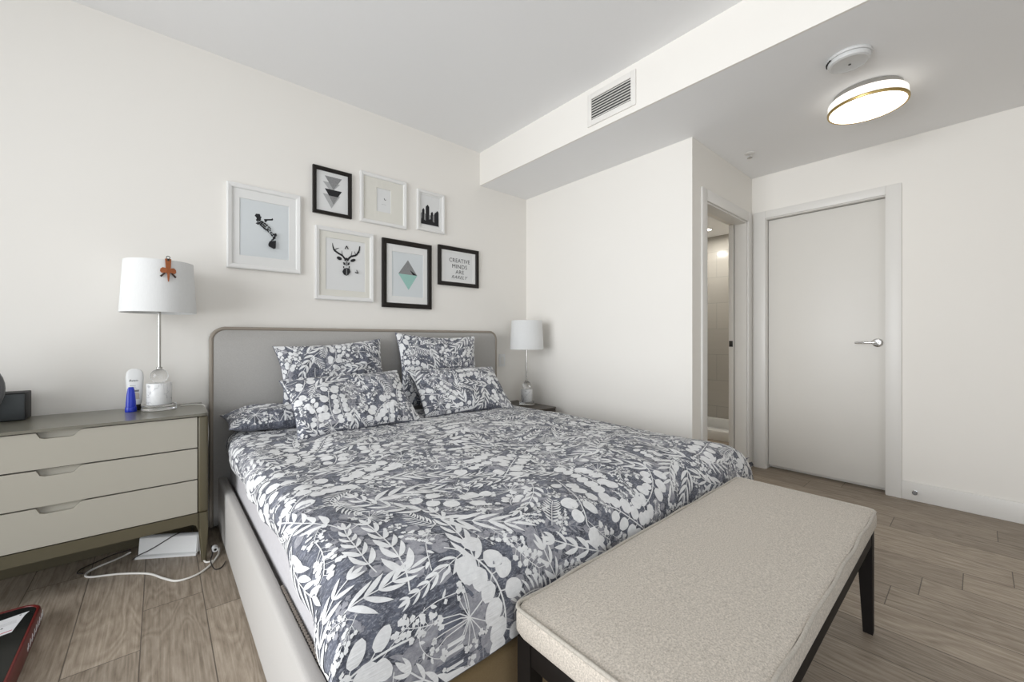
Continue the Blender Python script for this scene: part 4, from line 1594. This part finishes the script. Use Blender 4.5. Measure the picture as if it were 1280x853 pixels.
# lotion tube standing on its cap
lo_ = thing('lotion_tube', 'white lotion tube standing on its black cap on the dresser', 'bottle', (-.094, 2.80, DZT))
def squash(bm, cx, cy, rows, yaw=0.0, seg=28, mi=0):
    """rows: (half width, half depth, z) elliptical rings"""
    rings = []
    for a, b, z in rows:
        rings.append([bm.verts.new((cx + a * math.cos(t) * math.cos(yaw) - b * math.sin(t) * math.sin(yaw), cy + a * math.cos(t) * math.sin(yaw) + b * math.sin(t) * math.cos(yaw), z)) for t in np.linspace(0, 2 * math.pi, seg, endpoint=False)])
    for A, B in zip(rings, rings[1:]):
        for k in range(seg):
            bm.faces.new((A[k], A[(k + 1) % seg], B[(k + 1) % seg], B[k])).material_index = mi
    bm.faces.new(rings[0][::-1]).material_index = mi
    bm.faces.new(rings[-1]).material_index = mi
tyaw = -.05
bm = NB(); squash(bm, -.094, 2.80, [(.023, .016, TZ), (.024, .017, TZ + .003), (.024, .017, TZ + .026), (.023, .016, TZ + .028)], tyaw)
obj('cap', bm, M['black'], lo_, 50)
bm = NB()
rows = [(.024, .017, TZ + .0285), (.0285, .018, TZ + .045), (.0325, .0165, TZ + .12), (.0345, .010, TZ + .165), (.031, .006, TZ + .190), (.023, .004, TZ + .203), (.010, .0025, TZ + .209)]
squash(bm, -.094, 2.80, rows, tyaw)
body = obj('tube_body', bm, M['white_plastic'], lo_, 60)
def on_tube(a, z):
    # front face of the tube at lateral a
    zz = np.array([r[2] for r in rows]); hw = np.interp(z, zz, [r[0] for r in rows]); hd = np.interp(z, zz, [r[1] for r in rows])
    s = max(-.98, min(.98, a / hw))
    return (-.094 + a, 2.80 - hd * math.sqrt(1 - s * s) - .0006, z)
bm = NB()
def on_t(a, b): return on_tube(a, b)
text_faces(bm, 'Aveeno', .017, on_t, 0.002, TZ + .150, 0, 1.0, 0, .046)
for (za, zb_, m) in ((.093, .103, 1), (.056, .090, 2)):
    n = 10
    a_ = np.linspace(-.022, .024, n)
    for i in range(n - 1):
        flat_poly(bm, [on_tube(a_[i], TZ + za), on_tube(a_[i + 1], TZ + za), on_tube(a_[i + 1], TZ + zb_), on_tube(a_[i], TZ + zb_)], m)
for k in range(3):
    w = (.018, .014, .010)[k]
    flat_poly(bm, [on_tube(-w, TZ + .124 - k * .008), on_tube(0, TZ + .124 - k * .008), on_tube(w, TZ + .124 - k * .008), on_tube(w, TZ + .1255 - k * .008), on_tube(0, TZ + .1255 - k * .008), on_tube(-w, TZ + .1255 - k * .008)], 1)
obj('printed_label', bm, [M['ink'], M['grey_band'], M['tan_art']], body, 0, fix=False)
# blue tube
bt = thing('blue_tube', 'blue tapered plastic tube standing in front of the lotion tube', 'tube', (-.106, 2.742, DZT))
bm = NB(); squash(bm, -.106, 2.742, [(.021, .015, TZ), (.022, .016, TZ + .003), (.0215, .0155, TZ + .022), (.0205, .0145, TZ + .024)])
obj('cap', bm, M['blue'], bt, 50)
bm = NB(); squash(bm, -.106, 2.742, [(.0195, .0140, TZ + .0245), (.0185, .0135, TZ + .05), (.0160, .010, TZ + .085), (.0125, .005, TZ + .112), (.0085, .003, TZ + .122)])
obj('tube_body', bm, M['blue'], bt, 50)

bxo = thing('storage_box', 'low slate grey box at the far left of the dresser top, against the wall', 'box', (-.56, 2.82, DZT))
bm = NB(); bx(bm, -.70, -.448, 2.772, 2.884, TZ, TZ + .122, .003)
obj('body', bm, M['slate_dark'], bxo)
bm = NB(); bx(bm, -.699, -.450, 2.7675, 2.7715, TZ + .004, TZ + .116, .0015)
obj('front_panel', bm, M['slate'], bxo)
sp = thing('round_speaker', 'upright round grey disc at the left edge, in front of the slate box', 'speaker', (-.632, 2.645, DZT))
def ydisc(bm, y0, prof, cx, cz, seg=40):
    rings = []
    for r, d in prof:
        rings.append([bm.verts.new((cx + r * math.cos(2 * math.pi * k / seg), y0 + d, cz + r * math.sin(2 * math.pi * k / seg))) for k in range(seg)] if r > 1e-6 else [bm.verts.new((cx, y0 + d, cz))])
    for a, b in zip(rings, rings[1:]):
        for k in range(seg):
            k2 = (k + 1) % seg
            if len(a) == 1: bm.faces.new((a[0], b[k], b[k2]))
            elif len(b) == 1: bm.faces.new((a[k], b[0], a[k2]))
            else: bm.faces.new((a[k], b[k], b[k2], a[k2]))
SXc, SZc, SR = -.632, DZT + .154, .150
bm = NB(); ydisc(bm, 2.62, [(0, 0), (.12, .002), (SR - .008, .008)], SXc, SZc)
obj('grille', bm, M['speaker'], sp, 60)
bm = NB(); ydisc(bm, 2.62, [(SR - .0075, .008), (SR, .013), (SR, .034), (SR - .02, .046), (0, .048)], SXc, SZc)
obj('casing', bm, M['speaker_rim'], sp, 60)
bm = NB(); bx(bm, SXc - .05, SXc + .05, 2.610, 2.680, TZ, TZ + .012, .004)
obj('foot', bm, M['speaker_rim'], sp)

# ------------------------------------------------------------------ floor clutter by the dresser
FZ = .0008
pb = thing('cable_box', 'white plastic box standing on the floor under the right end of the dresser', 'cable box', (.028, 2.643, 0))
pd_ = Vector((.228, -.150, 0)).normalized()
pn_ = Vector((-.150, -.228, 0)).normalized()          # towards the room
pc_ = Vector((.028, 2.643, 0))
conv_ = lambda a, b, d: pc_ + pd_ * d + pn_ * a + Vector((0, 0, b))
bm = NB()
extrude_poly(bm, [(-.004, FZ + .0045), (-.014, .092), (-.020, .097), (-.042, .097), (-.048, .090), (-.050, FZ + .0045)], conv_, -.134, .134)
bmesh.ops.bevel(bm, geom=[e for e in bm.edges if abs((e.verts[0].co - e.verts[1].co).dot(pd_)) < 1e-5], offset=.004, segments=2, affect='EDGES')
obj('shell', bm, M['white_plastic'], pb, 40)
bm = NB(); extrude_poly(bm, [(.010, FZ), (.010, .010), (.006, .013), (-.003, .015), (-.003, FZ)], conv_, -.137, .137)
obj('base_lip', bm, M['white_plastic'], pb, 40)

def cable(name, label, pts, r, m, n=8):
    bm = NB(); tube(bm, catmull(pts, n), r, 8)
    return tag(base_origin(obj(name, bm, m, None, 80)), label, 'cable')
cz = .0055
cable('power_cable', 'thick white cable looping over the floor from the cable box to the bed',
      [(-.108, 2.790, .012), (-.135, 2.780, cz), (-.173, 2.753, cz), (-.225, 2.722, cz), (-.252, 2.684, cz), (-.238, 2.636, cz), (-.136, 2.580, cz), (-.039, 2.497, cz), (.016, 2.400, cz), (.061, 2.338, cz), (.126, 2.340, cz), (.180, 2.395, cz), (.222, 2.49, cz), (.232, 2.56, cz)], .0046, M['white_cable'])
cable('power_cable', 'short white cable curving out of the box around the dresser leg',
      [(.158, 2.585, .010), (.160, 2.53, cz), (.166, 2.455, cz), (.178, 2.437, cz), (.196, 2.437, cz + .001)], .0042, M['white_cable'])
cable('thin_cord', 'thin black cord curling over the floor left of the cable box',
      [(-.110, 2.845, .0035), (-.17, 2.838, .0035), (-.225, 2.80, .0035), (-.275, 2.76, .0035), (-.285, 2.72, .0035), (-.265, 2.70, .0035)], .0024, M['black_cable'])
cable('thin_cord', 'thin black cord draped over the face of the white cable box',
      [tuple(conv_(p[0], p[1], p[2])) for p in ((.016, .004, -.142), (.013, .016, -.128), (.0035, .022, -.115), (-.001, .040, -.075), (-.007, .066, -.030), (-.0105, .092, .012), (-.022, .1005, .030), (-.042, .1005, .045), (-.058, .080, .055), (-.062, .035, .060))], .0022, M['black_cable'])
cable('thin_cord', 'thin black cord looping on the floor between dresser leg and bed',
      [(.205, 2.62, .004), (.200, 2.52, .004), (.186, 2.415, .014), (.196, 2.345, .004), (.222, 2.345, .004), (.243, 2.395, .004)], .0024, M['black_cable'])
cable('white_cord', 'thin pale cord hanging over the right edge of the dresser',
      [(.085, 2.80, DZT + .004), (.13, 2.80, DZT + .0035), (.165, 2.775, DZT + .0035), (.183, 2.74, DZT + .002), (.1895, 2.73, DZT - .02), (.194, 2.70, .65), (.197, 2.69, .58), (.195, 2.70, .50), (.194, 2.72, .40)], .0022, M['white_cable'])
cn = thing('plug_connector', 'small white round plug end lying between dresser leg and bed', 'connector', (.214, 2.56, 0))
bm = NB(); lathe(bm, 0, 0, [(.006, 0), (.0125, 0), (.013, .002), (.013, .030), (.009, .034), (.0, .034)], 20)
bmesh.ops.transform(bm, matrix=Matrix.Translation((.214, 2.535, .0145)) @ Matrix.Rotation(math.radians(-90), 4, 'X'), verts=bm.verts)
obj('barrel', bm, M['white_plastic'], cn, 40)
bm = NB(); lathe(bm, 0, 0, [(.0, .001), (.006, .001), (.006, .008), (.0, .008)], 16)
bmesh.ops.transform(bm, matrix=Matrix.Translation((.214, 2.535, .0145)) @ Matrix.Rotation(math.radians(-90), 4, 'X'), verts=bm.verts)
obj('socket', bm, M['black'], cn)

# red and black case at the lower left
KX0, KX1, KY0, KY1, KH = -.655, -.336, 1.66, 2.375, .072
kc = thing('hard_case', 'flat red and black case with white sticker on the floor at lower left', 'case', ((KX0 + KX1) / 2, (KY0 + KY1) / 2, 0))
bm = NB()
levels = [(.010, FZ), (.002, .006), (0, .030), (0, .055), (.002, KH - .004), (.006, KH), (.011, KH - .001), (.012, KH - .006)]
loops = []
for off, z in levels:
    loops.append([bm.verts.new((a, b, z)) for a, b in rounded_rect(KX0 + off, KX1 - off, KY0 + off, KY1 - off, .055 - off * .5, 8)])
for A, B in zip(loops, loops[1:]):
    for k in range(len(A)):
        bm.faces.new((A[k], A[(k + 1) % len(A)], B[(k + 1) % len(A)], B[k]))
bm.faces.new(loops[0][::-1])
shell = obj('shell', bm, M['red'], kc, 40)
bm = NB()
extrude_poly(bm, rounded_rect(KX0 + .0125, KX1 - .0125, KY0 + .0125, KY1 - .0125, .048, 8), lambda a, b, d: (a, b, d), KH - .010, KH - .0035)
obj('black_panel', bm, M['gloss_black'], kc, 30)['label'] = 'glossy black top panel'
bm = NB()
kz = KH - .0030
lb = [(-.365, 2.318), (-.445, 2.300), (-.452, 2.285), (-.443, 2.278), (-.462, 2.175), (-.385, 2.192), (-.372, 2.296)]
extrude_poly(bm, lb[::-1], lambda a, b, d: (a, b, d), kz, kz + .0006, 0)
flat_poly(bm, [(-.458, 2.187, kz + .0008), (-.387, 2.203, kz + .0008), (-.386, 2.208, kz + .0008), (-.457, 2.192, kz + .0008)], 1)
flat_poly(bm, [(x, y, kz + .0008) for x, y in ell(-.415, 2.236, .0035, .0035, 10)], 2)
flat_poly(bm, [(x, y, kz + .0008) for x, y in ell(-.433, 2.292, .003, .003, 10)], 2)
flat_poly(bm, [(x, y, kz + .0008) for x, y in ell(-.384, 2.304, .003, .003, 10)], 2)
for k in range(4):
    flat_poly(bm, [(-.440 + .001 * k, 2.262 - k * .006, kz + .0008), (-.388 + .001 * k, 2.273 - k * .006, kz + .0008), (-.388 + .001 * k, 2.2745 - k * .006, kz + .0008), (-.440 + .001 * k, 2.2635 - k * .006, kz + .0008)], 3)
obj('sticker', bm, [M['label'], M['label_red'], M['ink'], M['ink_mid']], kc, 0, fix=False)['label'] = 'white paper sticker with a red line'
bm = NB()
rnd = random.Random(3)
yy = 2.345
while yy > 2.10:
    w = rnd.uniform(.014, .022)
    pts = [(KX1 + .0002, yy, .026), (KX1 + .0002, yy - w * .3, .050), (KX1 + .0002, yy - w * .5, .024), (KX1 + .0002, yy - w * .9, rnd.uniform(.030, .042))]
    tube(bm, catmull(pts, 4), .0010, 5)
    yy -= w + .010
obj('script_lettering', bm, M['label'], kc, 60)['label'] = 'white handwritten style lettering'
